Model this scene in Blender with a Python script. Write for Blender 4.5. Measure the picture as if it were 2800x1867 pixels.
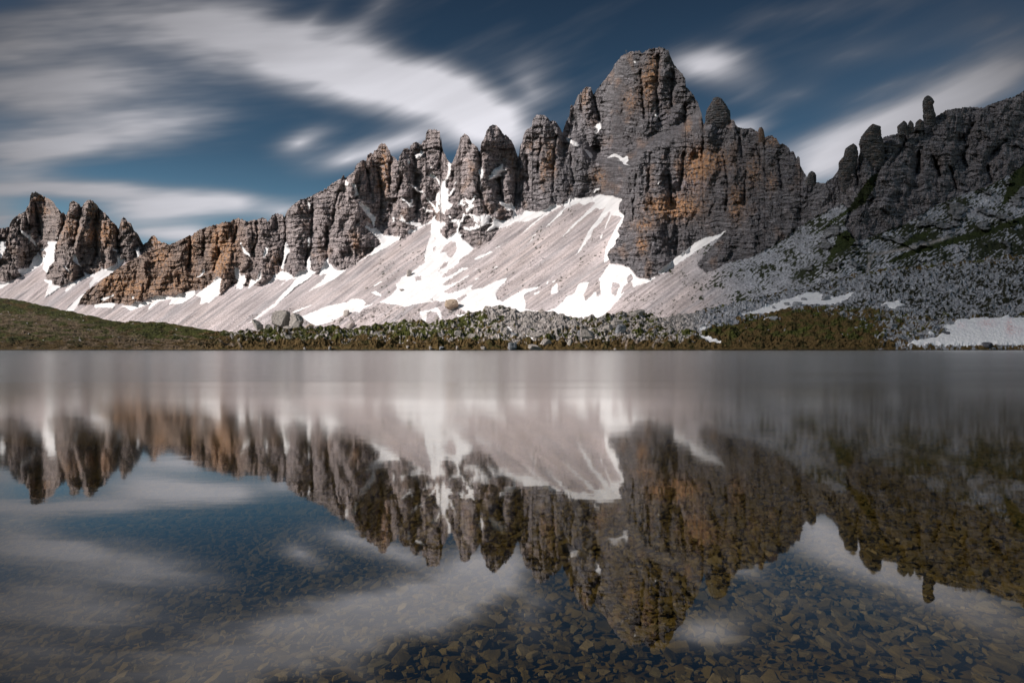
import bpy, math, random
import numpy as np
random.seed(7)
rng = np.random.default_rng(7)
scene = bpy.context.scene
C = scene.collection
R = math.radians
for o in list(bpy.data.objects): bpy.data.objects.remove(o)

# ------------------------------------------------------------------ camera
F = 20/36*2800          # focal length in photo pixels
CX, CY = 1400.0, 951.2  # principal column, horizon row
CAMZ = 0.6
cam_d = bpy.data.cameras.new('camera'); cam = bpy.data.objects.new('camera', cam_d); C.objects.link(cam)
cam.location = (0, 0, CAMZ); cam.rotation_euler = (R(90), 0, 0)
cam_d.lens = 20; cam_d.sensor_width = 36; cam_d.shift_y = (CY-933.5)/2800
cam_d.clip_start = 0.05; cam_d.clip_end = 60000
scene.camera = cam
scene.view_settings.view_transform = 'Standard'; scene.view_settings.look = 'None'
scene.view_settings.exposure = 0.0; scene.view_settings.gamma = 1
scene.cycles.max_bounces = 5; scene.cycles.diffuse_bounces = 2; scene.cycles.glossy_bounces = 3
scene.cycles.transparent_max_bounces = 8; scene.cycles.caustics_reflective = False
scene.cycles.sample_clamp_indirect = 4

# ------------------------------------------------------------------ node helpers
class NT:
    def __init__(s, tree): s.t = tree; s.n = tree.nodes; s.l = tree.links
    def new(s, typ, **kw):
        n = s.n.new(typ)
        for k, v in kw.items(): setattr(n, k, v)
        return n
    def inp(s, sock, v):
        if isinstance(v, bpy.types.NodeSocket): s.l.new(v, sock)
        elif v is not None: sock.default_value = v
    def math(s, op, a, b=None, c=None, clamp=False):
        n = s.new('ShaderNodeMath', operation=op, use_clamp=clamp)
        for i, v in enumerate((a, b, c)):
            if v is not None: s.inp(n.inputs[i], v)
        return n.outputs[0]
    def mix(s, f, a, b, blend='MIX'):
        n = s.new('ShaderNodeMix', data_type='RGBA', blend_type=blend)
        s.inp(n.inputs[0], f); s.inp(n.inputs[6], a); s.inp(n.inputs[7], b)
        return n.outputs[2]
    def noise(s, vec, scale, detail=3, rough=.55, dist=0):
        n = s.new('ShaderNodeTexNoise'); s.inp(n.inputs['Vector'], vec)
        n.inputs['Scale'].default_value = scale; n.inputs['Detail'].default_value = detail
        n.inputs['Roughness'].default_value = rough; n.inputs['Distortion'].default_value = dist
        return n.outputs['Fac']
    def mapping(s, vec, loc=(0,0,0), rot=(0,0,0), sc=(1,1,1), typ='POINT'):
        n = s.new('ShaderNodeMapping', vector_type=typ); s.inp(n.inputs[0], vec)
        n.inputs[1].default_value = loc; n.inputs[2].default_value = rot; n.inputs[3].default_value = sc
        return n.outputs[0]
    def maprange(s, v, a, b, c=0., d=1., smooth=False):
        n = s.new('ShaderNodeMapRange', interpolation_type='SMOOTHSTEP' if smooth else 'LINEAR')
        s.inp(n.inputs[0], v)
        for i, x in enumerate((a, b, c, d)): n.inputs[i+1].default_value = x
        return n.outputs[0]
    def ramp(s, v, stops, interp='LINEAR'):
        n = s.new('ShaderNodeValToRGB'); s.inp(n.inputs[0], v); cr = n.color_ramp; cr.interpolation = interp
        while len(cr.elements) < len(stops): cr.elements.new(.5)
        for e, (p, c) in zip(cr.elements, stops): e.position = p; e.color = (*c, 1)
        return n.outputs[0]

# ------------------------------------------------------------------ sun + world
SUN = np.array([-0.77, -0.28, 0.56]); SUN /= np.linalg.norm(SUN)
sd = bpy.data.lights.new('sun', 'SUN'); sun = bpy.data.objects.new('sun', sd); C.objects.link(sun)
sd.energy = 5.0; sd.angle = R(0.6); sd.color = (1.0, 0.93, 0.87)
from mathutils import Vector
sun.rotation_euler = Vector(SUN).to_track_quat('Z', 'Y').to_euler()

W = bpy.data.worlds.new('World'); scene.world = W; W.use_nodes = True
wt = NT(W.node_tree); wt.n.clear()
sky = wt.new('ShaderNodeTexSky', sky_type='NISHITA', sun_disc=False)
sky.sun_elevation = math.asin(SUN[2]); sky.sun_rotation = math.atan2(SUN[0], SUN[1]) % (2*math.pi)
sky.altitude = 2300; sky.air_density = 1.0; sky.dust_density = 0.3; sky.ozone_density = 1.5
tc = wt.new('ShaderNodeTexCoord').outputs['Generated']
sep = wt.new('ShaderNodeSeparateXYZ'); wt.l.new(tc, sep.inputs[0])
yy = wt.math('MAXIMUM', wt.math('ABSOLUTE', sep.outputs[1]), 0.12)
u = wt.math('DIVIDE', sep.outputs[0], yy); v = wt.math('DIVIDE', sep.outputs[2], yy)
cmb = wt.new('ShaderNodeCombineXYZ'); wt.l.new(u, cmb.inputs[0]); wt.l.new(v, cmb.inputs[1])
uv = cmb.outputs[0]
# streaks drawn out by the wind, rising to the right
rotv = wt.mapping(uv, rot=(0, 0, R(-24)))
st1 = wt.noise(wt.mapping(rotv, sc=(1.3, 7.5, 1)), 1.0, 4, .5)
st2 = wt.noise(wt.mapping(rotv, loc=(3, 1, 0), sc=(3.0, 14, 1)), 1.0, 3, .5)
wn = wt.new('ShaderNodeTexNoise'); wt.l.new(wt.mapping(rotv, loc=(5, 2, 0), sc=(2.0, 3.8, 1)), wn.inputs['Vector']); wn.inputs['Scale'].default_value = 1.0; wn.inputs['Detail'].default_value = 2
wv = wt.new('ShaderNodeVectorMath', operation='MULTIPLY_ADD')
wt.l.new(wn.outputs['Color'], wv.inputs[0]); wv.inputs[1].default_value = (.13, .08, 0); wv.inputs[2].default_value = (-.065, -.04, 0)
wa = wt.new('ShaderNodeVectorMath', operation='ADD'); wt.l.new(uv, wa.inputs[0]); wt.l.new(wv.outputs[0], wa.inputs[1])
uvd = wa.outputs[0]
# cx, cy, rx, ry (2352-px photo units), rotation (deg, rising right +), weight
BLOBS = [(420,60,470,140,-12,.95),(640,115,370,135,-18,1.15),(820,165,360,140,-20,1.4),(970,235,290,125,-24,1.5),(1100,295,210,105,-28,1.2),
 (860,30,230,80,38,.45),(700,40,200,70,35,.4),(60,100,560,240,0,1.05),(120,230,520,140,4,1.0),(180,170,320,100,10,.4),(300,300,360,85,5,.8),(90,345,320,90,5,1.15),
 (200,437,500,55,-3,1.7),(370,482,270,60,3,1.3),(530,462,160,50,5,.8),(640,482,170,60,12,.8),(420,545,220,50,0,.9),(330,530,200,40,0,.7),
 (700,330,140,60,14,.85),(810,365,210,48,10,.8),(930,340,200,60,14,.6),(20,510,220,110,0,.95),(1190,205,140,110,40,.5),
 (1640,152,190,90,-8,1.25),(1830,205,150,55,12,.35),(1725,285,130,70,30,.55),(1990,120,380,75,12,.38),(2060,190,330,60,15,.45),
 (1900,360,300,110,22,1.1),(2060,280,330,100,24,.9),(2230,210,330,110,26,.85),(2370,150,330,130,26,.7),(2290,50,380,170,10,.5),(1780,45,320,55,10,.28),(1690,280,90,40,10,.5)]
PF = F*.84
acc = None
for cx, cy, rx, ry, rot, w in BLOBS:
    m = wt.mapping(uvd, loc=((cx-1176)/PF, (799-cy)/PF, 0), rot=(0, 0, R(rot)), sc=(rx/PF, ry/PF, 1), typ='TEXTURE')
    g = wt.new('ShaderNodeTexGradient', gradient_type='QUADRATIC_SPHERE'); wt.l.new(m, g.inputs[0])
    acc = wt.math('MULTIPLY', g.outputs['Fac'], w*1.35) if acc is None else wt.math('MULTIPLY_ADD', g.outputs['Fac'], w*1.35, acc)
st3 = wt.noise(wt.mapping(rotv, loc=(7, 4, 0), sc=(5.0, 34, 1)), 1.0, 3, .55)
stn = wt.math('ADD', wt.math('ADD', wt.math('MULTIPLY', st1, .50), wt.math('MULTIPLY', st2, .34)), wt.math('MULTIPLY', st3, .16))
mod = wt.maprange(stn, .34, .66, .30, 1.5)
rotl = wt.mapping(uv, rot=(0, 0, R(-4)))
sl1 = wt.noise(wt.mapping(rotl, loc=(2, 5, 0), sc=(1.6, 8, 1)), 1.0, 4, .55); sl2 = wt.noise(wt.mapping(rotl, loc=(9, 5, 0), sc=(3.5, 26, 1)), 1.0, 3, .55)
sln = wt.math('ADD', wt.math('MULTIPLY', sl1, .7), wt.math('MULTIPLY', sl2, .3))
kl = wt.maprange(wt.math('ADD', u, wt.math('MULTIPLY', v, -.3)), -.62, -.28, 0, 1)
stn = wt.math('ADD', wt.math('MULTIPLY', stn, kl), wt.math('MULTIPLY', sln, wt.math('SUBTRACT', 1.0, kl)))
mod = wt.maprange(stn, .33, .67, .50, 1.28)
dens = wt.math('ADD', wt.math('MULTIPLY', acc, mod), wt.maprange(stn, .46, .66, 0, .34))
dens = wt.math('MULTIPLY', dens, wt.maprange(v, .62, 1.2, 1, .35))
dfac = wt.math('POWER', wt.maprange(dens, .0, 1.4, 0, 1, True), .80)
# blue: Nishita seen through a polarised, deep alpine sky (darker with height)
pol = wt.ramp(wt.maprange(v, 0.02, .62), [(0, (1.25, 1.2, 1.0)), (.18, (1.0, 1.1, 1.0)), (.32, (.64, .82, .72)), (.55, (.36, .47, .45)), (1, (.22, .28, .285))])
blue = wt.mix(1., sky.outputs[0], pol, 'MULTIPLY')
# clouds: bright drawn-out middles, with a vignette painted in towards the sides and top
ug = wt.maprange(wt.math('ABSOLUTE', wt.math('ADD', u, -.0)), .30, .95, 1.0, .30)
vg = wt.maprange(v, .36, .62, 1., .50)
cb = wt.math('MULTIPLY', wt.math('MULTIPLY', ug, vg), wt.math('MULTIPLY', wt.maprange(dfac, 0, 1, .5, 1.08), wt.maprange(stn, .36, .64, .80, 1.08)))
cloudc = wt.mix(1., (8.3, 8.2, 8.8, 1), cb, 'MULTIPLY')
cn = wt.new('ShaderNodeCombineColor'); [wt.l.new(cb, cn.inputs[i]) for i in range(3)]
cloudc = wt.mix(1., (8.3, 8.2, 8.8, 1), cn.outputs[0], 'MULTIPLY')
skyc = wt.mix(wt.math('MULTIPLY', dfac, .95), blue, cloudc)
bg = wt.new('ShaderNodeBackground'); wt.l.new(skyc, bg.inputs[0]); bg.inputs[1].default_value = 0.1
wo = wt.new('ShaderNodeOutputWorld'); wt.l.new(bg.outputs[0], wo.inputs[0])
W.cycles.sampling_method = 'MANUAL'; W.cycles.sample_map_resolution = 512

# ------------------------------------------------------------------ object helpers
def tag(o, label=None, cat=None, group=None, kind=None):
    if label: o['label'] = label
    if cat: o['category'] = cat
    if group: o['group'] = group
    if kind: o['kind'] = kind
    return o
def mesh_np(name, V, faces, mat, smooth=True, cols=None):
    """V (n,3); faces (m,k) int array or list of arrays of k-gons"""
    if not isinstance(faces, list): faces = [faces]
    me = bpy.data.meshes.new(name)
    me.vertices.add(len(V)); me.vertices.foreach_set('co', np.ascontiguousarray(V, np.float32).ravel())
    nl = sum(f.size for f in faces); nf = sum(len(f) for f in faces)
    me.loops.add(nl); me.polygons.add(nf)
    me.loops.foreach_set('vertex_index', np.concatenate([f.ravel() for f in faces]).astype(np.int32))
    tot = np.concatenate([np.full(len(f), f.shape[1]) for f in faces])
    me.polygons.foreach_set('loop_start', np.concatenate([[0], np.cumsum(tot)[:-1]]).astype(np.int32))
    if cols is not None:
        a = me.color_attributes.new('tint', 'FLOAT_COLOR', 'POINT')
        cc = np.ones((len(V), 4), np.float32); cc[:, :3] = cols
        a.data.foreach_set('color', cc.ravel())
    me.update(calc_edges=True)
    me.polygons.foreach_set('use_smooth', np.full(nf, smooth))
    me.materials.append(mat)
    o = bpy.data.objects.new(name, me); C.objects.link(o)
    return o

# ------------------------------------------------------------------ noise
_P = rng.permutation(4096)
def _h(ix, iy, s): return _P[(ix + _P[(iy + s*131) & 4095]) & 4095]
def perlin(x, y, s=0):
    x0 = np.floor(x).astype(np.int64); y0 = np.floor(y).astype(np.int64); fx = x-x0; fy = y-y0
    def g(ix, iy, dx, dy):
        a = _h(ix & 4095, iy & 4095, s)*(2*np.pi/4096); return np.cos(a)*dx+np.sin(a)*dy
    u_ = fx*fx*fx*(fx*(fx*6-15)+10); v_ = fy*fy*fy*(fy*(fy*6-15)+10)
    a = g(x0, y0, fx, fy); b = g(x0+1, y0, fx-1, fy); c = g(x0, y0+1, fx, fy-1); d = g(x0+1, y0+1, fx-1, fy-1)
    return ((a*(1-u_)+b*u_)*(1-v_)+(c*(1-u_)+d*u_)*v_)*1.5
def fbm(x, y, s=0, o=4, g=.5, l=2.03):
    r = 0; a = 1; n = 0
    for i in range(o): r = r+a*perlin(x, y, s+i*7); n += a; a *= g; x = x*l+13.7; y = y*l+5.1
    return r/n
def sstep(a, b, x):
    t = np.clip((x-a)/(b-a), 0, 1); return t*t*(3-2*t)
def interp(pts, x):
    p = np.array(sorted(pts), float); return np.interp(x, p[:, 0], p[:, 1])
def inpoly(poly, x, y):
    """even-odd test inside the polygon, only within its bounding box"""
    p = np.asarray(poly, float); res = np.zeros(x.shape, bool)
    bb = (x >= p[:, 0].min()) & (x <= p[:, 0].max()) & (y >= p[:, 1].min()) & (y <= p[:, 1].max())
    if not bb.any(): return res
    xs = x[bb]; ys = y[bb]; r = np.zeros(xs.shape, bool); q = np.roll(p, -1, 0)
    for (x1, y1), (x2, y2) in zip(p, q):
        if y1 == y2: continue
        c = ((y1 > ys) != (y2 > ys)) & (xs < (x2-x1)*(ys-y1)/(y2-y1)+x1); r ^= c
    res[bb] = r; return res
def polys(ps, x, y):
    r = np.zeros(x.shape, bool)
    for p in ps: r |= inpoly(p, x, y)
    return r
def dist_line(line, x, y, pad):
    p = np.asarray(line, float); d = np.full(x.shape, 1e3)
    bb = (x > p[:, 0].min()-pad) & (x < p[:, 0].max()+pad) & (y > p[:, 1].min()-pad) & (y < p[:, 1].max()+pad)
    xs = x[bb]; ys = y[bb]; dd = np.full(xs.shape, 1e3)
    for a, b in zip(p[:-1], p[1:]):
        e = b-a; t = np.clip(((xs-a[0])*e[0]+(ys-a[1])*e[1])/(e@e), 0, 1)
        dd = np.minimum(dd, np.hypot(xs-a[0]-t*e[0], ys-a[1]-t*e[1]))
    d[bb] = dd; return d

# ------------------------------------------------------------------ shapes read off the site (photo pixels, per survey window)
WIN = dict(a=(0,400,2.703), b=(600,300,2.3057), c=(1200,100,3.1357), d=(1200,500,3.267), e=(1800,200,2.01),
           f=(1000,400,5.2275), g=(800,650,4.704), h=(2100,250,3.1357), i=(1800,600,4.356), j=(2200,700,3.92),
           k=(1300,820,3.36), l=(600,820,2.6133), s=(0,0,1))
def T(w, txt):
    ox, oy, s = WIN[w]; v = [float(q) for q in txt.replace(',', ' ').split()]
    return [(ox+v[i]/s, oy+v[i+1]/s) for i in range(0, len(v), 2)]
SKY_A = T('s','-400 690 -150 640') + T('a','0,610 70,598 72,575 90,545 110,525 150,500 185,485 200,455 218,425 222,370 235,348 260,342 290,348 320,370 360,392 390,410 410,440 440,475 460,492 478,500 490,512 497,490 510,470 513,430 525,410 545,405 570,420 590,435 597,455 603,452 620,425 640,400 665,396 690,410 715,435 735,465 765,490 800,520 815,545 840,570 862,590 872,612 883,605 887,570 895,545 910,527 930,535 945,560 968,572 970,590 975,610 990,625 1010,640 1030,670 1035,700 1050,710 1058,725 1085,712 1105,690 1115,668 1135,660 1155,675 1165,695 1185,702 1200,715 1225,715 1243,730 1500 800')
SKY_M = T('s','150 880') + T('a','500,1290 570,1180 600,1120 650,1065 700,1030 760,985 850,920 930,865 1000,828 1060,795 1150,762 1240,733 1390,670 1395,660 1420,662 1440,640 1470,620 1510,605 1570,585 1600,580') + \
 T('b','10,718 40,707 70,710 90,692 105,692 125,685 155,698 180,708 200,697 240,695 275,683 295,692 302,705 315,690 335,665 370,655 395,662 412,680 418,655 440,625 480,590 510,568 550,560 600,535 650,510 685,490 705,470 740,450 765,435 775,425 785,413 795,435 805,425 830,405 850,390 860,355 885,330 905,322 925,325 932,290 950,272 968,285 975,262 990,255 1010,220 1030,212 1050,222 1075,265 1080,290 1110,305 1125,330 1130,320 1134,300 1145,275 1165,248 1185,245 1200,255 1205,230 1230,205 1255,210 1270,220 1285,200 1300,190 1303,150 1315,130 1350,126 1390,137 1395,160 1392,215 1405,240 1420,280 1435,315 1455,340 1468,335 1480,310 1500,255 1512,220 1520,175 1545,152 1565,165 1580,190 1590,210') + \
 T('c','310,935 330,950 345,990 355,985 360,930 385,880 400,850 405,820 430,775 465,757 490,765 520,790 540,820 565,850 585,848 610,880 635,915 655,970 670,1010 681,1050 689,1010 693,960 700,930 715,915 722,860 745,805 798,775 803,715 830,680 870,672 910,680 945,710 950,725 980,718 1010,740 1035,780 1062,830 1075,770 1100,720 1120,680 1127,600 1140,585 1155,600 1165,575 1185,520 1205,492 1225,480 1245,445 1270,436 1305,436 1310,460 1325,500 1340,480 1370,440 1410,390 1450,340 1490,285 1505,240 1535,210 1560,175 1590,158 1605,150 1640,135 1690,128 1725,125 1745,150 1775,128 1800,110 1850,103 1905,95 1940,110 1970,125 1985,170 2000,210 2020,250 2060,290 2090,325 2115,370 2117,430 2150,470 2180,500') + \
 T('e','200,135 215,160 235,215 250,285 262,290 275,285 300,275 395,258 415,258 425,285 440,300 470,303 515,305 545,325 552,330 555,300 568,297 580,315 585,355 600,350 620,342 650,362 665,390 690,390 715,410 725,430 745,435 760,470 768,458 778,470 780,510 800,545 815,570 822,600 868,602 885,605 905,605 915,610 930,595 960,575 992,550 1000,520 1040,520 1075,505 1092,495 1105,490 1120,440 1150,390 1225,362 1250,350 1310,335 1380,315 1405,300 1460,270 1490,255 1520,245 1545,230 1580,205 1650,195 1720,188 1780,192 1850,165 1920,140 1960,130 2010,97') + T('s','2900 205 3200 150')
# the cliffs of the main chain and of the near right-hand ridge
ROCK_M = T('s','100 -50 100 833') + T('s','218 833 259 832 314 829 363 835 414 812 462 807 507 805 533 794 566 792 600 805 622 790 639 777 678 784 713 777 734 760 773 747 802 757 843 734 865 751 886 725 899 716 930 740 969 725 1003 699 1038 671 1048 668 1025 640 1000 622 1000 600 1025 624 1046 643 1082 649 1094 654 1115 641 1153 616 1172 607 1191 596 1210 640 1230 650 1258 647 1287 675 1300 677 1325 666 1350 643 1369 622 1396 601 1405 580 1414 564 1439 575 1466 580 1494 572 1509 558 1534 561 1561 543 1592 543 1622 538 1644 532 1671 537 1699 546 1690 573 1705 589 1690 632 1665 684 1659 696 1671 720 1696 722 1720 730 1739 751 1748 760 1772 762 1794 753 1861 705 1900 684 1988 629 1950 670 1915 710 1905 725 1930 745 1960 735 1985 720 2020 712 2050 705 2100 678 2150 650 2173 629 2227 594 2304 556 2322 575 2310 615 2330 650 2360 655 2440 625 2470 615 2560 560 2650 525 2700 510 2800 455 3300 300 3300 -50')
ROCK_A = T('s','-400 -50 -400 800 -50 790') + T('a','0,1000 70,990 165,960 150,900 210,895 250,840 290,770 350,740 370,700 420,700 400,790 400,850 350,900 340,985 385,1010 440,1035 500,1010 560,990 620,965 680,950 745,930 800,905 850,885 900,850 985,845 1040,800 1100,790 1500,900') + T('s','900 -50')
SNOW_A = [T('a',q) for q in ['125,910 165,960 215,935 300,880 330,850 315,900 345,940 360,890 400,850 400,790 420,700 440,650 410,710 350,700 355,740 320,755 290,770 270,800 240,840 240,860 210,900 170,905',
 '145,610 180,635 240,680 272,735 262,738 220,690 160,640','-80,712 45,705 40,750 0,840','-90,1000 20,1015 100,995 0,1055 -90,1070','540,800 560,800 580,860 605,895 570,870 540,845','460,875 490,895 525,940 500,925',
 '330,985 380,990 385,1020 450,1040 385,1085 330,1120 350,1060 365,1015 330,1000','615,915 640,945 680,950 745,920 755,885 770,915 850,875 870,850 860,820 880,815 890,840 925,825 900,870 870,900 790,960 700,1010 660,1050 660,1010 700,965 640,970 600,990 540,1035 480,1085 490,1050 530,1030 495,1020 560,995 630,960',
 '830,755 880,775 875,785 840,770','1000,765 1035,742 1025,770 1045,790 1020,830 985,850 1015,810','590,1105 640,1075 650,1080 640,1165 540,1215 470,1225 530,1165','120,540 135,545 128,562']]
SNOW_M = [T('a',q) for q in ['700,1170 760,1160 830,1155 850,1165 840,1195 700,1192','885,1185 980,1170 1000,1145 1050,1155 1150,1105 1290,1110 1360,1080 1440,1065 1440,1100 1350,1160 1300,1170 1250,1170 1270,1130 1180,1145 1095,1210 1110,1160 1050,1185 960,1215 930,1190',
 '1445,1100 1510,1050 1560,1020 1600,965 1635,970 1620,1060 1625,1090 1540,1160 1530,1150 1480,1170 1490,1120 1460,1110','1735,890 1755,900 1760,930 1790,960 1820,980 1780,1040 1740,1045 1760,990 1740,930','1780,705 1800,760 1850,800 1845,815 1800,780','740,1130 840,1095 845,1105 770,1140',
 '1450,970 1490,940 1510,905 1512,930 1480,965','970,1110 995,1105 985,1130']] + \
 [T('b',q) for q in ['830,465 850,470 870,500 875,545 850,540 860,515','870,575 900,590 945,620 950,650 985,680 975,740 955,690 910,640','930,730 960,755 1000,762 1030,790 1085,795 1140,800 1080,840 1000,890 930,930 830,990 960,905 1020,850 1010,820 975,785',
 '795,445 812,460 808,480 795,475','555,580 570,590 572,630 560,610','560,810 575,815 575,850 565,880 555,850','415,835 435,860 445,890 420,940 400,1010 390,1000 405,920','290,870 308,870 300,900 280,935 275,910','130,835 150,870 195,920 190,925 150,900',
 '95,990 120,1000 130,1040 160,1040 165,1080 140,1130 100,1130 120,1090 100,1050','260,1010 262,1060 220,1100 180,1130 200,1070 230,1080','300,1100 350,1040 400,1015 460,1045 465,1060 400,1090 385,1115 420,1075 360,1070 310,1100',
 '570,920 575,980 570,1010 600,1020 610,1020 560,1070 480,1120 400,1195 350,1240 250,1310 180,1350 280,1270 350,1220 370,1190 450,1110 490,1060 460,1070 510,1010 545,1010 555,950','640,1010 665,960 685,935 690,970 740,1015 800,1010 720,1070 620,1120 560,1145 600,1110 640,1085 680,1035 630,1045']] + \
 [T('f',q) for q in ['1190,240 1225,265 1215,360 1190,420 1150,510 1140,570 1130,600 1185,605 1190,640 1165,700 1200,690 1240,610 1275,605 1265,650 1200,710 1170,770 1240,840 1190,910 1130,930 1120,970 1060,920 1020,960 1000,930 1010,850 1010,700 1080,620 1080,580 1085,550 1110,510 1150,470 1180,380 1190,330 1175,290',
 '920,380 1000,430 1040,490 1085,550 1080,590 1050,540 1010,460 950,450 895,420 930,400','635,530 700,575 735,580 750,630 800,635 850,690 890,760 960,830 1000,860 1020,960 1000,950 940,830 880,780 860,720 820,660 740,655 690,610','490,740 520,728 600,800 640,840 690,850 680,870 620,860 600,820','655,750 680,760 655,825 640,820',
 '820,870 860,900 930,910 980,940 870,940','1000,990 1000,1060 1080,1090 1140,1085 1140,1130 1060,1190 1065,1240 1130,1310 1200,1300 1250,1250 1310,1230 1390,1275 1350,1300 1420,1370 1500,1430 1560,1455 1450,1568 870,1568 910,1400 930,1200 950,1090 880,1120 700,1220 600,1260 610,1200 640,1180 690,1200 740,1160 800,1135 880,1100 940,1050 960,1010',
 '0,1125 50,1170 110,1180 150,1170 220,1240 240,1270 350,1290 440,1300 490,1300 470,1340 340,1420 70,1568 80,1530 130,1460 190,1415 250,1410 200,1340 130,1260 60,1210 0,1160','0,870 40,875 60,950 80,1000 145,1010 130,1040 100,1060 130,1120 130,1150 100,1120 90,1050 40,960 0,930','385,1010 410,1010 410,1060 390,1100 385,1050',
 '490,990 530,1010 560,1060 580,1090 690,1065 700,1090 780,1095 810,1130 740,1150 660,1130 640,1110 580,1100 470,1050 500,1030','640,95 690,130 770,110 795,55 805,90 840,88 800,150 750,190 700,180 715,155','600,190 635,220 625,255 600,235','470,250 490,240 490,310 515,350 480,310','905,280 945,310 930,320',
 '1660,300 1680,380 1680,440 1640,470 1615,380 1620,330','1965,255 1960,310 1930,320 1970,330 2020,330 1970,350 1930,380 1890,400 1955,415 1940,425 1850,455 1790,465 1735,480 1790,435 1740,440 1830,400 1790,390 1830,330 1920,290','1265,540 1300,510 1300,530 1270,550',
 '1385,685 1440,760 1500,780 1560,700 1565,730 1510,830 1555,840 1520,900 1440,960 1440,900 1470,870 1460,820 1400,850 1350,830 1300,850 1340,800 1380,760 1430,770','1390,960 1440,980 1500,970 1560,980 1620,1010 1700,970 1740,980 1790,1000 1830,1020 1900,1060 1990,1075 2091,1040 2091,1120 1960,1160 1850,1165 1760,1220 1735,1200 1820,1110 1750,1110 1680,1140 1660,1140 1600,1180 1560,1200 1500,1210 1400,1200 1340,1240 1290,1230 1310,1120 1190,1080 1280,1050 1370,1060',
 '1900,795 1960,800 2000,830 2070,810 2091,830 2091,880 2040,870 2060,915 2020,910 1980,870 1940,820','1710,900 1730,940 1720,955','1180,960 1215,1000 1205,1030 1185,1000','1640,530 1650,560 1645,600 1638,570']] + \
 [T('g',q) for q in ['1760,0 2170,0 2330,130 2290,165 2140,300 2150,340 2250,310 2190,385 2380,400 2250,470 2300,520 2400,520 2260,600 2200,650 2420,690 2420,960 2290,980 2220,950 2130,900 2130,830 1960,800 1600,850 1440,890 1330,860 1250,850 1120,830 1270,740 1340,660 1330,600 1420,500 1540,430 1700,320 1700,250 1710,150 1750,60',
 '1640,950 1750,930 1870,890 1900,930 1920,1000 1910,1060 1860,960 1760,940 1720,1000 1720,1080 1680,1070 1650,1010','110,1010 250,960 440,880 700,830 760,780 880,790 940,830 920,880 1060,840 900,920 860,960 780,950 740,980 640,1000 560,1050 500,1080 300,1130 220,1090 150,1040','1000,700 1060,685 1140,730 1130,755 1060,730','1040,620 1110,570 1170,550 1110,590 1060,620','200,0 230,0 225,80 215,130 195,100','0,950 250,860 240,875 20,970']] + \
 [T('d',q) for q in ['530,170 600,190 650,180 680,230 690,300 740,290 770,250 860,262 960,235 1010,190 1090,205 1180,140 1280,140 1380,125 1450,105 1460,110 1540,120 1640,145 1600,200 1610,260 1655,290 1640,350 1590,430 1615,470 1560,570 1520,600 1500,650 1520,690 1490,700 1475,730 1480,660 1490,590 1540,480 1600,370 1640,310 1575,290 1540,290 1510,360 1475,430 1535,260 1520,260 1440,360 1370,430 1350,490 1220,655 1270,570 1340,430 1420,330 1490,220 1440,240 1410,220 1370,250 1260,340 1095,490 1200,370 1290,290 1400,180 1360,165 1300,200 1250,180 1130,230 1070,300 950,400 1030,320 1130,215 1100,205 1000,260 900,330 735,460 830,370 970,260 880,310 780,350 700,340 640,370 570,430 620,380 500,400 430,435 480,380 540,340 600,340 650,320 665,290 670,250 600,220 560,200',
 '1380,85 1400,60 1440,50 1430,65 1405,75 1400,90','1440,850 1500,760 1520,725 1620,735 1700,760 1760,830 1790,855 1880,860 1960,830 2160,680 2287,585 2287,620 2000,810 1860,890 1740,930 1720,880 1740,850 1720,810 1680,850 1690,900 1650,920 1620,1000 1660,970 1590,1060 1470,1190 1380,1225 1200,1180 960,1150 1040,1120 1120,1050 1130,1020 1210,990 1250,900 1300,885 1340,890 1310,960 1290,1000 1310,1060 1400,970 1410,1020 1450,1000 1440,900 1430,850',
 '0,1000 250,920 300,910 280,960 390,940 500,880 610,850 590,890 540,930 510,980 520,1040 570,1060 640,1020 760,950 900,930 870,950 780,980 750,1010 780,1080 770,1120 830,1140 960,1150 1200,1180 1380,1225 1200,1260 700,1260 300,1250 150,1180 250,1170 280,1130 250,1080 180,1040 0,1060',
 '1060,890 1065,960 1050,985 1000,990 1010,940','850,990 900,965 890,985 850,1000','990,870 960,910 950,915 965,890','1045,860 1025,890 1010,890','870,455 820,488 860,470','860,490 790,540 830,505','755,575 700,610 690,615','530,750 470,780 520,745','1450,460 1465,460 1440,515','200,720 470,610 480,620 300,700 150,760 0,850 0,800 100,750','0,910 280,820 285,830 120,900 0,940','640,515 500,590 520,575']] + \
 [T('c',q) for q in ['1090,865 1130,885 1190,915 1215,930 1200,945 1150,930 1110,900','1240,960 1280,980 1320,1020 1300,1045 1285,1020','1440,1040 1490,1010 1520,1005 1580,1045 1610,1020 1625,1060 1600,1090 1650,1115 1590,1095 1540,1040 1500,1030','1330,770 1390,740 1390,790 1350,835 1330,820 1360,790','1270,805 1320,785 1290,800','1670,190 1688,230 1680,235','1920,1230 1880,1270 1870,1270 1900,1235','1850,665 1880,680 1882,700 1865,690']] + \
 [T('e','172,958 200,935 260,905 330,890 380,862 330,905 250,950 120,1030 0,1105 0,1085 80,1030')]
ISL_ROCK = [T('f',q) for q in ['1475,990 1540,1020 1585,1100 1560,1170 1500,1160 1400,1150 1440,1220 1430,1250 1340,1240 1320,1200 1370,1100 1400,1030','1060,1190 1140,1130 1210,1140 1215,1230 1200,1300 1130,1310 1065,1240','1210,1100 1300,1090 1310,1160 1260,1245 1225,1240 1230,1160',
 '1030,780 1060,735 1100,730 1105,770 1050,800','1040,860 1115,850 1100,890 1040,890','1740,1030 1790,1010 1830,1040 1820,1100 1770,1090','1140,900 1190,900 1190,960 1140,980','1590,1110 1640,1060 1665,1090 1600,1170','1390,770 1420,770 1470,850 1440,870 1400,820']]
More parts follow.
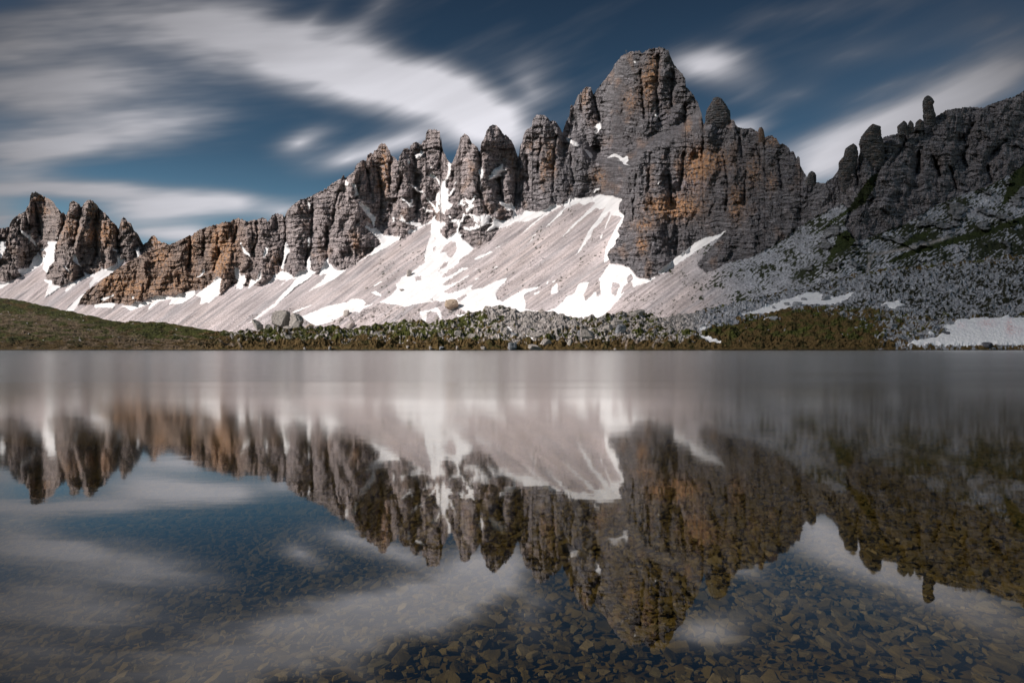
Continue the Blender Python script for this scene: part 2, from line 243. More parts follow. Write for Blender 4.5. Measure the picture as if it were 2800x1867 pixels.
ISL_SCREE = [T('g',q) for q in ['2030,40 2110,70 2100,180 2040,260 1990,240 1980,190 1900,200 1920,130','1960,310 2005,320 1990,360 1870,440 1900,380','2352,170 2300,180 2140,300 2140,330 2080,370 2000,420 1900,515 2010,500 2100,440 2352,290','2352,330 2200,420 2130,460 2010,530 1940,590 1900,615 2000,610 2130,560 2250,480 2352,420','2352,470 2290,480 2150,570 2020,650 1940,690 2000,720 2180,670 2352,580','1570,510 1660,475 1650,550 1580,560','1820,0 1840,0 1830,60','1840,100 1850,130 1810,180 1790,150','2110,790 2230,720 2240,750 2150,830','1770,790 1810,770 1810,810 1780,810']] + [T('d','1550,880 1600,890 1620,910 1580,1010 1540,990')]
SNOW_F = [T('i',q) for q in ['950,1160 1200,1080 1500,970 1700,910 1880,875 1950,900 1900,950 2178,940 2178,1010 1950,1020 1750,1020 1500,1070 1300,1130 1100,1150','480,1390 620,1430 740,1460 735,1505 640,1480 520,1430','480,1330 600,1310 560,1330 500,1350','1230,1205 1420,1190 1300,1205']] + \
 [T('j',q) for q in ['0,430 140,400 190,430 170,480 300,460 500,410 530,420 450,480 230,525 0,535','820,540 900,520 1000,520 1080,545 950,590','1080,980 1200,930 1400,900 1560,830 1470,800 1560,750 1680,710 1800,700 2000,690 2100,680 2110,690 2190,680 2230,695 2900,700 2900,975 1700,980 1300,985','1310,870 1340,855 1400,870 1380,885 1330,885']] + \
 [T('k',q) for q in ['275,250 310,255 345,300 320,300','385,315 450,345 535,365 520,372 450,355 390,330']]
SKY_F = T('s','-300 770 0 815 67 825 122 838 196 853 259 868 333 881 444 881 518 894 592 907 647 910 730 906 830 902 925 898 944 905 1000 897 1040 889 1117 880 1190 888 1220 883 1281 862 1327 849 1358 843 1389 844 1410 853 1443 854 1484 859 1538 862 1559 868 1583 872 1615 876 1657 868 1693 863 1717 859 1764 859 1788 865 1806 871 1824 876 1850 866 1938 848 2030 828 2144 800 2300 760 2450 735 2800 700 3100 690')
CLEFTS = [T('h',q) for q in ['1300 520 1290 620 1270 700','1420 560 1440 640 1480 720','1180 420 1110 540 1040 640','1700 480 1660 560 1700 640','1880 640 1890 700 1920 760','1560 650 1600 760 1620 840','2040 420 1960 500 1900 560','880 560 900 680','1000 520 960 600 940 690','1750 300 1700 380 1640 420']]+[T('s',q) for q in ['177 585 172 620 160 650 150 668','222 566 208 640 200 670','321 622 322 660 325 690','780 595 780 640 783 690 770 720','855 560 853 620 845 680 835 725','895 620 893 680 895 715','1067 448 1066 524','1098 482 1084 543','1006 470 1010 524',
 '1312 413 1314 457 1306 515 1323 553 1333 584','1363 486 1375 549','1417 435 1410 489 1407 559','1519 371 1514 451 1511 546','1752 196 1756 260 1761 323','1707 272 1701 317','1672 317 1670 387','1627 269 1640 330','1587 266 1591 307','1873 291 1871 355','1924 324 1922 345','1924 389 1919 439','2019 364 2030 430','2069 399 2084 449 2098 480',
 '2338 454 2346 505','2511 416 2508 473','2559 441 2569 480','520 620 522 680 515 730','560 612 556 700','590 610 600 690 585 740','650 620 640 660','700 610 705 650 690 690','930 520 915 560 912 610','985 470 975 540','1035 470 1045 540 1040 600','1140 480 1130 540','1210 400 1200 460','1240 470 1236 520','270 560 262 620 265 700','96 560 110 640','1150 520 1140 580','1440 430 1445 520','1480 380 1470 470','1560 420 1570 500',
 '1800 150 1795 240 1800 330','1840 200 1835 290','1980 420 1990 500 1985 580','2040 470 2035 560','2130 440 2140 520','1780 420 1770 520','1830 480 1835 560','1870 420 1860 520','1740 480 1730 600']]
OCHRE = [(1506,432,12,40,1),(1485,470,8,32,.8),(1784,180,15,28,.7),(1774,243,22,45,.8),(1723,278,18,28,.6),(1599,260,10,40,.5),(1637,483,20,20,.7),(1900,468,32,48,1.2),(1950,440,42,30,.9),(2014,558,20,42,.9),(1850,568,55,22,.8),
 (2078,360,8,20,.7),(2118,384,30,12,.7),(1843,570,60,30,.9),(1757,671,14,20,1.1),(1760,616,30,15,.7),(1051,443,14,48,.9),(1042,508,12,22,.8),(620,670,32,65,.9),(752,716,12,28,.7),(973,660,10,22,.8),(995,456,8,15,.5),(111,544,26,9,.8),(107,577,30,10,.7),
 (259,577,15,32,.8),(251,644,30,20,.9),(192,622,20,32,.8),(288,622,25,20,.7),(296,659,20,20,.7),(436,703,28,28,.9),(592,677,15,42,.9),(603,733,18,20,.8),(314,770,50,40,.7),(370,788,60,25,.7),(481,770,60,30,.7),(525,677,15,45,.8),(418,659,25,12,.9),(344,618,8,8,.8),
 (1400,440,10,30,.5),(1450,400,14,12,.5),(1290,470,8,14,.4),(2060,470,20,40,.6),(2110,500,12,24,.6),(2330,480,10,24,.35),(1250,350,16,14,.3),(1880,350,10,20,.5),(1790,560,22,14,.6)]
PALE = [(1870,505,60,14,1),(1820,320,45,26,.6),(1795,265,18,20,.7),(1590,420,50,10,.4),(1960,345,40,9,.4),(1700,400,60,14,.35)]
GRASS_H = [T('h',q) for q in ['930,700 950,710 900,850 830,960 700,1040 600,1090 540,1150 400,1230 420,1200 560,1100 680,1010 760,900 850,760','600,1220 680,1180 760,1290 700,1340 600,1380 560,1440 480,1500 540,1380','1000,1480 1130,1400 1300,1330 1600,1240 1900,1180 2195,1060 2400,980 2400,1080 2195,1130 1800,1260 1500,1330 1300,1390 1100,1460','1100,1340 1250,1230 1400,1190 1350,1260 1150,1350','1990,1010 2050,820 2100,700 2195,620 2400,500 2400,760 2195,800 2080,920']]


# ------------------------------------------------------------------ coarse depth fields (metres from the shore we stand on)
GX = np.arange(-400, 3204, 4.0); GY = np.arange(-40, 972, 4.0)
gx, gy = np.meshgrid(GX, GY)                       # rows = Y
def boxblur(a, r, n=3):
    for _ in range(n):
        for ax in (0, 1):
            p = np.pad(a, [(r+1, r) if i == ax else (0, 0) for i in (0, 1)], mode='edge').cumsum(ax)
            a = (np.take(p, np.arange(2*r+1, p.shape[ax]), ax)-np.take(p, np.arange(0, p.shape[ax]-2*r-1), ax))/(2*r+1)
    return a
def integrate(cot, y0, Ybase):
    """march every column up the slope from its foot; cot = run over rise"""
    t = (CY-gy)/F; dt = 4/F
    g = np.where(gy < Ybase, cot/(1-np.clip(cot*t, None, .8)), 0)*dt
    s = np.flipud(np.cumsum(np.flipud(g), 0))
    return np.broadcast_to(y0, gy.shape)*np.exp(s)
def sampler(fld):
    def f(x, y):
        a = np.clip((x-GX[0])/4, 0, len(GX)-1.001); b = np.clip((y-GY[0])/4, 0, len(GY)-1.001)
        i = a.astype(int); j = b.astype(int); fa = a-i; fb = b-j
        return (fld[j, i]*(1-fa)+fld[j, i+1]*fa)*(1-fb)+(fld[j+1, i]*(1-fa)+fld[j+1, i+1]*fa)*fb
    return f
wob = lambda x, y, s, k=3.0: (x+k*fbm(x/9, y/9, s, 3)+k*.5*perlin(x/2.6, y/2.6, s+3), y+k*fbm(x/9, y/9, s+50, 3)+k*.5*perlin(x/2.6, y/2.6, s+53))

rockM = inpoly(ROCK_M, gx, gy).astype(float)
snowM_c = polys(SNOW_M, gx, gy).astype(float)
cotM = 1.50*(1-rockM)+rockM*(.50+.22*(gx > 2080)*1.6)
cotM = np.where((rockM > .5) & (snowM_c > .5), .85, cotM)
cotM = np.where(gx > 1950, np.where(rockM > .5, .80, 1.30), cotM)
cotM = boxblur(cotM, 3)
y0M = np.interp(GX, [-400, 200, 700, 1100, 1500, 1900, 2300, 2800, 3200], [1000, 800, 640, 520, 430, 330, 215, 195, 190])[None, :]
DM = integrate(cotM, y0M, 915)
# the summit block stands well behind the front towers
back = sstep(0, 1, (boxblur(inpoly(T('s','1530 500 1560 360 1625 430 1660 440 1720 450 1760 400 1830 370 1900 330 1925 290 1990 240 1990 0 1500 0 1540 330'), gx, gy).astype(float), 2)))
DM = DM+70*back
DM = boxblur(DM, 1, 2)
dM = sampler(DM)
rockA = inpoly(ROCK_A, gx, gy).astype(float)
cotA = boxblur(1.5*(1-rockA)+.5*rockA, 3)
DA = integrate(cotA, np.interp(GX, [-400, 0, 600, 1500], [1250, 1180, 1080, 1000])[None, :], 915)
dA = sampler(DA)
cotF = np.interp(GX, [-400, 0, 500, 900, 1100, 1350, 1650, 1850, 2100, 2400, 2800, 3200], [3.0, 2.9, 3.0, 3.2, 3.4, 2.9, 3.0, 3.4, 3.2, 2.4, 2.0, 2.0])[None, :]+0*gy
DF = integrate(cotF, 155+0*gx[:1], 956)
dF = sampler(DF)

def facets(x, y, W_, H_, s):
    """broken planar faces: the upper hull of many skewed pyramids"""
    gx_ = x/W_; gy_ = y/H_; ix = np.floor(gx_).astype(np.int64); iy = np.floor(gy_).astype(np.int64); best = np.full(x.shape, -9.)
    for dx in (-1, 0, 1):
        for dy in (-1, 0, 1):
            cx, cy = ix+dx, iy+dy
            q = [_h(cx & 4095, cy & 4095, s+k)/4096. for k in range(5)]
            ex = gx_-(cx+.1+.8*q[0]); ey = gy_-(cy+.1+.8*q[1])
            ex = ex+(q[4]-.5)*.7*ey
            v = .55*q[2]-np.where(ex > 0, ex*(.5+.9*q[3]), -ex*(1.4-.9*q[3]))-np.where(ey < 0, -ey*1.1, ey*.22)
            best = np.maximum(best, v)
    return best+.6
def rock_relief(x, y, seed, sc=1.0):
    """buttresses, chimneys and ledges, in photo pixels of protrusion"""
    wx = x+15*fbm(x/60, y/60, seed+1, 3)+34*fbm(x/210, y/400, seed+18, 2); wy = y+14*fbm(x/60, y/60, seed+2, 3)
    lean = wx+.10*wy
    r = 12*(np.abs(fbm(lean/95, wy/330, seed+3, 2))*2)
    r += 52*facets(lean, wy, 84, 135, seed+12)+24*facets(wx+.35*wy, wy-.2*wx, 34, 50, seed+13)+11*facets(wx-.3*wy, wy+.15*wx, 14, 20, seed+14)
    r += 3.4*facets(x+.3*wy, wy, 5.5, 8, seed+17)+5*(np.abs(fbm(lean/15, wy/42, seed+5, 3))*2)
    r += 1.4*perlin(x/2.6, y/2.9, seed+15)+2.6*fbm(lean/6, wy/9, seed+6, 3)
    r += 22*fbm(wx/70, wy/45, seed+7, 3)
    s = wy+.05*wx+8*fbm(wx/45, wy/45, seed+8, 2)
    k = s/15.0; saw = (k-np.floor(k)); st = .6+.8*fbm(wx/80, wy/40, seed+9, 2)
    r += (6.0-2.6*sstep(2150, 2300, x))*np.clip(st+.25, -.1, 1.5)*sstep(0, 1, saw)
    k2 = s/5.3+.6*perlin(wx/22, wy/22, seed+10); r += 2.2*(.5+perlin(wx/30, wy/14, seed+11))*sstep(0, 1, k2-np.floor(k2))
    return r*sc

def place(x, y, d):
    return np.stack([d*(x-CX)/F, d, CAMZ+d*(CY-y)/F], -1)

ROCKMAT = {}
def vertex_material(name, bump_scale, bump_str, rough=.95, fine=(.7, 1.3), stretch=(1, 1, 1), sub=None):
    m = bpy.data.materials.new(name); m.use_nodes = True; n = NT(m.node_tree); n.n.clear()
    at = n.new('ShaderNodeAttribute', attribute_name='tint')
    co = n.new('ShaderNodeTexCoord').outputs['Object']
    p = n.mapping(co, sc=stretch)
    a = n.noise(p, bump_scale, 4, .65); b = n.noise(p, bump_scale*4.3, 3, .6)
    f = n.math('MULTIPLY', n.maprange(a, .3, .7, fine[0], fine[1]), n.maprange(b, .3, .7, (1+fine[0])/2, (1+fine[1])/2))
    cc = n.new('ShaderNodeCombineColor'); [n.l.new(f, cc.inputs[i]) for i in range(3)]
    col = n.mix(1., at.outputs['Color'], cc.outputs[0], 'MULTIPLY')
    bs = n.new('ShaderNodeBsdfPrincipled'); n.l.new(col, bs.inputs['Base Color'])
    bs.inputs['Roughness'].default_value = rough; bs.inputs['Specular IOR Level'].default_value = .2
    bm = n.new('ShaderNodeBump'); bm.inputs['Strength'].default_value = bump_str; bm.inputs['Distance'].default_value = .8/bump_scale*2
    n.l.new(n.math('ADD', a, n.math('MULTIPLY', b, .5)), bm.inputs['Height']); n.l.new(bm.outputs[0], bs.inputs['Normal'])
    o = n.new('ShaderNodeOutputMaterial'); n.l.new(bs.outputs[0], o.inputs[0])
    return m
M_rock = vertex_material('dolomite_rock', .22, .9, fine=(.55, 1.4), stretch=(1, 1, 1.6))
M_scree = vertex_material('scree', .5, .6, fine=(.8, 1.18))
M_snow = vertex_material('old_snow', .25, .25, .6, fine=(.96, 1.03))
M_turf = vertex_material('turf', 1.1, .9, fine=(.55, 1.4))
M_rubble = vertex_material('rubble_rock', 2.0, .8, fine=(.75, 1.25))

def gauss_sum(L, x, y, ws):
    r = np.zeros(x.shape)
    for cx, cy, rx, ry, w in L:
        bb = (np.abs(x-cx) < rx*2.6) & (np.abs(y-cy) < ry*2.6)
        r[bb] += w*np.exp(-(((x[bb]-cx)/rx)**2+((y[bb]-cy)/ry)**2)*.9)
    return r
def mixc(a, b, f): return a*(1-f[..., None])+np.asarray(b)*f[..., None]

def build_chain(tag_, xr, step, sky, bot, rows, dfun, rockpoly, snowpolys, isl_r, isl_s, seed, near_right):
    xs = np.arange(xr[0], xr[1], step); top = interp(sky, xs)
    # crumbly skyline
    top = top+2.6*perlin(xs/5.0, xs*0, seed)+1.4*perlin(xs/2.2, xs*0+9, seed)+7*np.abs((xs/13+2*perlin(xs/40, xs*0+5, seed+1)) % 1-.5)*(.5+.8*perlin(xs/25, xs*0+7, seed+2))-1.5
    t = np.linspace(0, 1, rows)[:, None]
    X = np.broadcast_to(xs[None, :], (rows, len(xs))).copy(); Y = top[None, :]+(bot-top[None, :])*t
    wx, wy = wob(X, Y, seed+20, 3.4)
    rock = inpoly(rockpoly, wx, wy); snow = polys(snowpolys, *wob(X, Y, seed+30, 2.2))
    isl = polys(isl_r, *wob(X, Y, seed+25, 9)); isc = polys(isl_s, wx, wy) & ~isl
    rock = (rock & ~snow & ~isc) | isl
    snow = snow & ~isl & ~isc
    scree = ~rock & ~snow
    # soft membership (for relief amplitude): run a blur on the index grid
    sb = np.maximum(2, int(3/step)); rs = boxblur(rock.astype(float), 1, 2)
    rel = rock_relief(X, Y, seed)
    for ln in CLEFTS:
        d = dist_line(ln, X+3*perlin(X/14, Y/14, seed+5), Y, 40)
        rel -= 21*np.exp(-(d/4.0)**2)+13*np.exp(-(d/15)**2)
    rel -= np.median(rel[rock])-2
    # towers round off towards the sky
    edge = sstep(0, 24, Y-top[None, :]); rel -= 11*(1-edge)
    smooth = 5+10*fbm(X/70, Y/70, seed+40, 2)
    depthrel = rel*rs+smooth*(1-rs)*.5
    # streaked ribs running down the scree
    a = math.radians(38 if not near_right else 36)
    ru = X*math.sin(a)-(-Y)*0; 
    ax = X*math.cos(a)-Y*math.sin(a); ay = X*math.sin(a)+Y*math.cos(a)      # ax runs along fall line (down-left), ay across it
    ribs = fbm(ax/160, ay/11, seed+60, 4)
    depthrel += (1-rs)*2.6*ribs*(scree)
    depthrel += scree*(1-rs)*(1.0*fbm(X/3.2, Y/3.2, seed+61, 2))+scree*(1-rs)*9*fbm(ax/260, ay/42, seed+66, 3)
    depthrel += snow*(.8*fbm(X/12, Y/6, seed+62, 2))
    if near_right:
        nr = sstep(1900, 2150, X)*sstep(100, 400, Y)
        depthrel += nr*scree*(13*facets(X+Y*.5, Y, 60, 34, seed+65)+7*facets(X, Y, 16, 9, seed+63)+2.6*fbm(X/5, Y/3.5, seed+64, 3))
        depthrel = depthrel*(1+.25*sstep(2200, 2400, X))
    D = dfun(X, Y); D = D-depthrel*D/F
    V = place(X, Y, D)
    # ---------------- stone, scree, snow colours
    n1 = fbm(X/40, Y/30, seed+70, 4); n2 = fbm(X/7, Y/26, seed+71, 3); n3 = fbm(X/30, Y/4.2, seed+72, 3); n4 = perlin(X/2.3, Y/2.3, seed+73)
    grey = np.array([.50, .43, .43]); dark = np.array([.21, .185, .195]); cool = np.array([.31, .30, .325])
    col = np.broadcast_to(grey, X.shape+(3,)).copy()
    if near_right:
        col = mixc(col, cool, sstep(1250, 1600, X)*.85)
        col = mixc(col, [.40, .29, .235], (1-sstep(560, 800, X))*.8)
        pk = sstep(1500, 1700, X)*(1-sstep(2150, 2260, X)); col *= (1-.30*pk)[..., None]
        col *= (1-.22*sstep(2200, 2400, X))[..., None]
    else:
        col = mixc(col, [.38, .31, .28], np.full(X.shape, .6))
    col = mixc(col, dark, sstep(.05, .5, n2+.45*n1)*.7)
    crk = np.exp(-(np.abs(perlin((X+.1*Y+6*n1)/11, Y/46, seed+91))/.035)**2)*(perlin(X/40, Y/40, seed+92) > -.2)
    crk = np.maximum(crk, .8*np.exp(-(np.abs(perlin(X/42+n1, (Y+6*n1)/6.5, seed+93))/.05)**2)*(perlin(X/30, Y/22, seed+94) > -.1))
    depthrel -= rs*rock*crk*5
    D = dfun(X, Y); D = D-depthrel*D/F; V = place(X, Y, D)
    if near_right: col = mixc(col, [.52, .50, .54], np.clip(2.2*(n3-.26), 0, .6)*sstep(1380, 1560, X)*(1-.7*sstep(2150, 2300, X))*(.15+.85*(fbm(X/50, Y/40, seed+96, 2) > 0)))
    col = col*(1+.85*n3+.42*n4)[..., None]*(1-.38*crk)[..., None]
    och = gauss_sum(OCHRE, X+8*n1, Y+8*n2, 0)*(.55+1.3*fbm(X/6, Y/9, seed+75, 3)+.5*n3)
    och += .32*sstep(.12, .5, fbm(X/45, Y/60, seed+76, 4))*(.6+n3)
    och = np.clip(och*1.25, 0, 1)*(1-.7*sstep(2150, 2300, X))
    col = mixc(col, [.62, .36, .21], och)
    pal = np.clip(gauss_sum(PALE, X, Y, 0)*(.6+1.6*fbm(X/7, Y/5, seed+77, 3)), 0, 1)
    col = mixc(col, [.46, .42, .47], pal*.8)
    sc = np.broadcast_to(np.array([.52, .46, .468]), X.shape+(3,)).copy()
    sc = mixc(sc, [.57, .485, .475], np.clip(.35+1.4*fbm(ax/300, ay/26, seed+80, 3), 0, 1)*.8)
    sc = mixc(sc, [.37, .345, .36], sstep(.05, .45, fbm(ax/240, ay/9, seed+81, 3)+.2*n1)*.75)
    sc = sc*(1+.18*n4+.42*ribs+.5*fbm(ax/90, ay/5, seed+97, 3))[..., None]
    if near_right:
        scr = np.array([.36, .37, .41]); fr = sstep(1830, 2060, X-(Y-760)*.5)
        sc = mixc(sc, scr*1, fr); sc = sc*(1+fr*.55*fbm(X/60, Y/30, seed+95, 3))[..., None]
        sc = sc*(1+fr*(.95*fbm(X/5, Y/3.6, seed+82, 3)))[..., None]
        # dwarf pine and turf dots strung along the slope
        gd = fbm(ax/13, ay/4.6, seed+83, 3)+.5*fbm(X/70, Y/40, seed+84, 2)
        thr = np.interp(X-(Y-700)*.3, [900, 1500, 1800, 1950, 2150, 2400, 2800], [.9, .75, .46, .22, .03, -.03, -.14])+.50*fbm(X/80, Y/42, seed+98, 3)
        thr = thr-.22*inpoly(T('h','2500 1100 1900 1230 1700 1350 1500 1500 1450 1700 2500 1700'), *wob(X, Y, 888, 14))+.25*inpoly(T('h','1500 1150 1800 880 1900 860 2000 900 2195 880 2195 1000 1700 1150 1500 1250'), X, Y)
        g = sstep(0, .10, gd-thr)
        shr = (perlin(ax/9, ay/4.5, seed+85)+.7*fbm(X/60, Y/40, seed+86, 2)) > .74
        g = np.maximum(g, (shr & (X > 1000) & (Y > 560))*.9)
        crag = sstep(.16, .26, fbm((X+.6*Y)/75, (Y-.3*X)/34, seed+120, 4)-.02)*sstep(2120, 2260, X)*sstep(840, 780, Y)*scree
        sc = mixc(sc, np.array([.17, .17, .18])*1., crag*.85)*(1+crag*(.9*n3+.3*n4))[..., None]
        depthrel += crag*(10+14*facets(X, Y, 24, 16, seed+121)+6*facets(X, Y, 9, 6, seed+122)); g = g*(1-.7*crag)
        D = dfun(X, Y); D = D-depthrel*D/F; V = place(X, Y, D)
        sc = mixc(sc, [.030, .036, .018], np.clip(g, 0, 1))
        gp = polys(GRASS_H, *wob(X, Y, seed+88, 6)) & ~snow
        sc = np.where(gp[..., None], np.array([.030, .040, .012])*(1+.6*n4+.5*n3)[..., None], sc)
        col = np.where(gp[..., None], np.array([.030, .040, .012])*(1+.6*n4+.5*n3)[..., None], col)
        tr = np.minimum(dist_line(T('j','690 0 700 60 670 160 690 330'), X, Y, 30), dist_line(T('h','1580 1240 1300 1330 900 1400 870 1480 850 1568'), X, Y, 30))
        sc = mixc(sc, [.40, .37, .36], np.exp(-(tr/4)**2)*.8)
        rb = fbm(X/4, Y/3, seed+87, 3)*sstep(830, 890, Y); sc = sc*(1+.6*rb)[..., None]
    sn = np.broadcast_to(np.array([.84, .825, .835]), X.shape+(3,)).copy()*(1+.24*fbm(ax/50, ay/7, seed+99, 4))[..., None]
    dirt = np.clip(1.7*fbm(ax/60, ay/8, seed+90, 4)-.25, 0, 1)*sstep(700, 820, Y); sn = mixc(sn, [.80, .62, .52], dirt*.55)
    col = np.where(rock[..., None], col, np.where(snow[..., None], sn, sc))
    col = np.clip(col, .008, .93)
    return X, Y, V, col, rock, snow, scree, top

def faces_of(nr, nc):
    i = np.arange(nr*nc).reshape(nr, nc)
    return np.stack([i[:-1, :-1], i[1:, :-1], i[1:, 1:], i[:-1, 1:]], -1)
def up_faces(nr, nc): return faces_of(nr, nc)[..., ::-1]
def piece(name, V, col, faces, mat, smooth, extra=None):
    u_, inv = np.unique(faces.ravel(), return_inverse=True)
    return mesh_np(name, V[u_], inv.reshape(-1, 4), mat, smooth, col[u_])

def backing(V, col, rise, run):
    """the far side of the mountain: from the skyline back and down"""
    top = V[0]; tc_ = col[0]
    rows = []; cols_ = []
    for k, (b, f) in enumerate([(1., 0.)]+[(run*q, q) for q in (.15, .4, .7, 1.)]):
        if k == 0: continue
        r = top.copy(); r[:, 1] += b; r[:, 2] = top[:, 2]*(1-f**1.2)-2*f
        r[:, 2] += 3*perlin(top[:, 0]/9, top[:, 1]*0+k*3.3, 3)*(f < 1)
        rows.append(r); cols_.append(tc_)
    return np.array(rows[::-1]), np.array(cols_[::-1])
def assemble(V, col, run):
    bV, bC = backing(V, col, 0, run)
    foot = V[-1].copy(); foot[:, 1] *= .72; foot[:, 0] *= .72; foot[:, 2] = -4
    V2 = np.concatenate([bV, V, foot[None]]); c2 = np.concatenate([bC, col, col[-1:]])
    return V2, c2, len(bV)

def split(X, Y, V, col, rock, snow, scree, regions, run):
    nr, nc = X.shape
    V2, c2, nb = assemble(V, col, run)
    fc = faces_of(nr+nb+1, nc)
    Vf = V2.reshape(-1, 3); cf = c2.reshape(-1, 3)
    lab = np.zeros((nr-1, nc-1), int)          # 0 rock 1 snow 2 scree
    sn = (snow[:-1, :-1].astype(int)+snow[1:, :-1]+snow[1:, 1:]+snow[:-1, 1:]) >= 2
    ro = ((rock[:-1, :-1].astype(int)+rock[1:, :-1]+rock[1:, 1:]+rock[:-1, 1:]) >= 2) & ~sn
    lab[sn] = 1; lab[~sn & ~ro] = 2
    lab = np.concatenate([np.zeros((nb, nc-1), int), lab, np.full((1, nc-1), 2)])
    # colour the snow faces wholly snow: pull snow colour onto shared vertices only in the snow piece
    xm = np.broadcast_to(((X[:1, :-1]+X[:1, 1:])/2), (nr+nb, nc-1)); ym = np.concatenate([np.repeat(Y[:1, :-1], nb, 0), Y[:-1, :-1], Y[-1:, :-1]])
    made = []
    for name, label, cat, l, pred, kind in regions:
        m = (lab == l) & pred(xm, ym)
        if m.sum() < 4: continue
        fcs = fc[m]
        u_, inv = np.unique(fcs.ravel(), return_inverse=True)
        cc = cf[u_].copy()
        if l == 1:
            cc = np.where(cc[:, :1] < .55, np.array([.88, .865, .87]), cc)
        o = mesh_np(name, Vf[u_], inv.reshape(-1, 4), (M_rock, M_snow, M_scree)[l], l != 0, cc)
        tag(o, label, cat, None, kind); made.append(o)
    return made

# ------------------------------------------------------------------ main chain
STEP = 1.7
X, Y, V, col, rock, snow, scree, topM = build_chain('M', (150, 3100), STEP, SKY_M, 925, 430, dM, ROCK_M, SNOW_M, ISL_ROCK, ISL_SCREE, 100, True)
be = lambda a, b: (lambda x, y: (x >= a) & (x < b))
split(X, Y, V, col, rock, snow, scree, [
 ('mountain', 'low brown and ochre cliff band left of the jagged towers', 'mountain', 0, be(-1e4, 782), 'structure'),
 ('mountain', 'grey and yellow jagged rock towers rising left of the gully full of snow', 'mountain', 0, be(782, 1240), 'structure'),
 ('mountain', 'two pointed grey rock needles side by side above the central snow fan', 'mountain', 0, be(1240, 1414), 'structure'),
 ('mountain', 'blunt rock tower with orange streaks beside the highest summit', 'mountain', 0, be(1414, 1590), 'structure'),
 ('mountain', 'highest dark grey summit massif with orange lower walls', 'mountain', 0, be(1590, 2235), 'structure'),
 ('mountain', 'dark near ridge sloping down from the upper right corner', 'mountain', 0, be(2235, 1e5), 'structure'),
 ('snow', 'white snow patches and gullies under the brown cliff band', 'snow', 1, be(-1e4, 1000), 'structure'),
 ('snow', 'broad bright snow fan spreading below the central gully', 'snow', 1, be(1000, 1395), 'structure'),
 ('snow', 'snow streaks fanning down the scree below the highest summit', 'snow', 1, be(1395, 1e5), 'structure'),
 ('scree_slope', 'pale grey streaked scree apron below the towers and summit', 'scree slope', 2, be(-1e4, 1860), 'structure'),
 ('scree_slope', 'grey boulder scree dotted with dark turf on the shaded right slope', 'scree slope', 2, be(1860, 1e5), 'structure')], 160)
# ------------------------------------------------------------------ far left group
X, Y, V, col, rock, snow, scree, topA = build_chain('A', (-400, 640), STEP, SKY_A, 925, 260, dA, ROCK_A, SNOW_A, [T('a','280,770 310,760 345,790 330,820 290,815')], [], 500, False)
split(X, Y, V, col, rock, snow, scree, [
 ('mountain', 'broad blunt rock peak at the far left edge', 'mountain', 0, be(-1e4, 168), 'structure'),
 ('mountain', 'twin topped ochre rock peak in the far left group', 'mountain', 0, be(168, 323), 'structure'),
 ('mountain', 'small pointed rock peaks right of the twin topped one', 'mountain', 0, be(323, 1e5), 'structure'),
 ('snow', 'white snow tongues between the far left peaks', 'snow', 1, be(-1e4, 1e5), 'structure'),
 ('scree_slope', 'pale scree fan below the far left peaks', 'scree slope', 2, be(-1e4, 1e5), 'structure')], 160)

# ------------------------------------------------------------------ the near shore hills
FSTEP = 1.6; FR = 150
xs = np.arange(-300, 3100, FSTEP); top = interp(SKY_F, xs)+1.6*fbm(xs/16, xs*0, 701, 4)+1.0*perlin(xs/4, xs*0+4, 702)
tt = np.linspace(0, 1, FR)[:, None]**1.0
X = np.broadcast_to(xs, (FR, len(xs))).copy(); Y = top+(958.6-top)*tt
D = dF(X, Y)
n1 = fbm(X/60, Y/18, 710, 4); n2 = fbm(X/14, Y/5, 711, 4); n3 = fbm(X/4, Y/2.2, 712, 3)
rise = sstep(957.3, 950, Y)
lump = (.9*np.abs(n2)*2+.55*n3+1.2*n1)
# zones: 0..1 weights
hillL = 1-sstep(560, 720, X+(Y-900)*2)
moundC = sstep(900, 1100, X)*(1-sstep(1850, 1960, X))
rightF = sstep(1850, 1960, X)
snowF = polys(SNOW_F, *wob(X, Y, 720, 2.0))
XW, YW = wob(X, Y, 771, 9); XW = XW+70*fbm(X/80, Y/30, 772, 3)
# how stony the ground is
stony = -.10*np.ones(X.shape)
g5 = fbm(X/26, Y/9, 730, 4); g6 = fbm(X/9, Y/4, 731, 3)
stony = np.where(X < 620, -.40+0*X, stony)+.20*fbm(X/60, Y/16, 776, 2)
cl = inpoly(T('l','1500 240 1800 200 2060 250 2060 340 1700 340 1200 290 900 300'), X, Y); 
stony += .20*sstep(1280, 1340, X)*(1-sstep(1840, 1900, X))*sstep(945, 925, Y)
stony += .30*inpoly(T('k','160 90 370 110 870 160 1000 190 850 290 560 350 300 330 200 200'), XW, YW)
stony += .55*inpoly(T('s','1800 872 1846 857 1938 848 2030 828 2144 800 2300 760 3100 690 3100 860 2560 870 2380 850 2250 842 2120 848 2040 872 1930 905 1905 920 1840 900'), XW, YW)
stony -= .35*inpoly(T('i','520 1350 900 1270 1200 1210 1400 1130 1600 1080 2178 1180 2600 1300 2600 1568 750 1568'), XW, YW)
stony += .25*sstep(2380, 2500, X)*sstep(960, 940, Y)
stony -= .5*sstep(938, 946, Y)*(1-sstep(2250, 2400, X))
stone = sstep(.02, .12, stony+.9*g5*.6+.7*g6)
earth = sstep(.05, .18, fbm(X/55+Y/22, Y/8-X/90, 740, 4)+.30*inpoly(T('a','-200 1240 200 1230 600 1290 900 1380 1200 1430 1640 1440 1700 1500 900 1505 500 1430 0 1370'), X, Y)-.10)*hillL*sstep(top[None, :]+14, top[None, :]+26, Y)
green = np.array([.105, .112, .028]); brown = np.array([.16, .105, .042]); dgreen = np.array([.042, .048, .014])
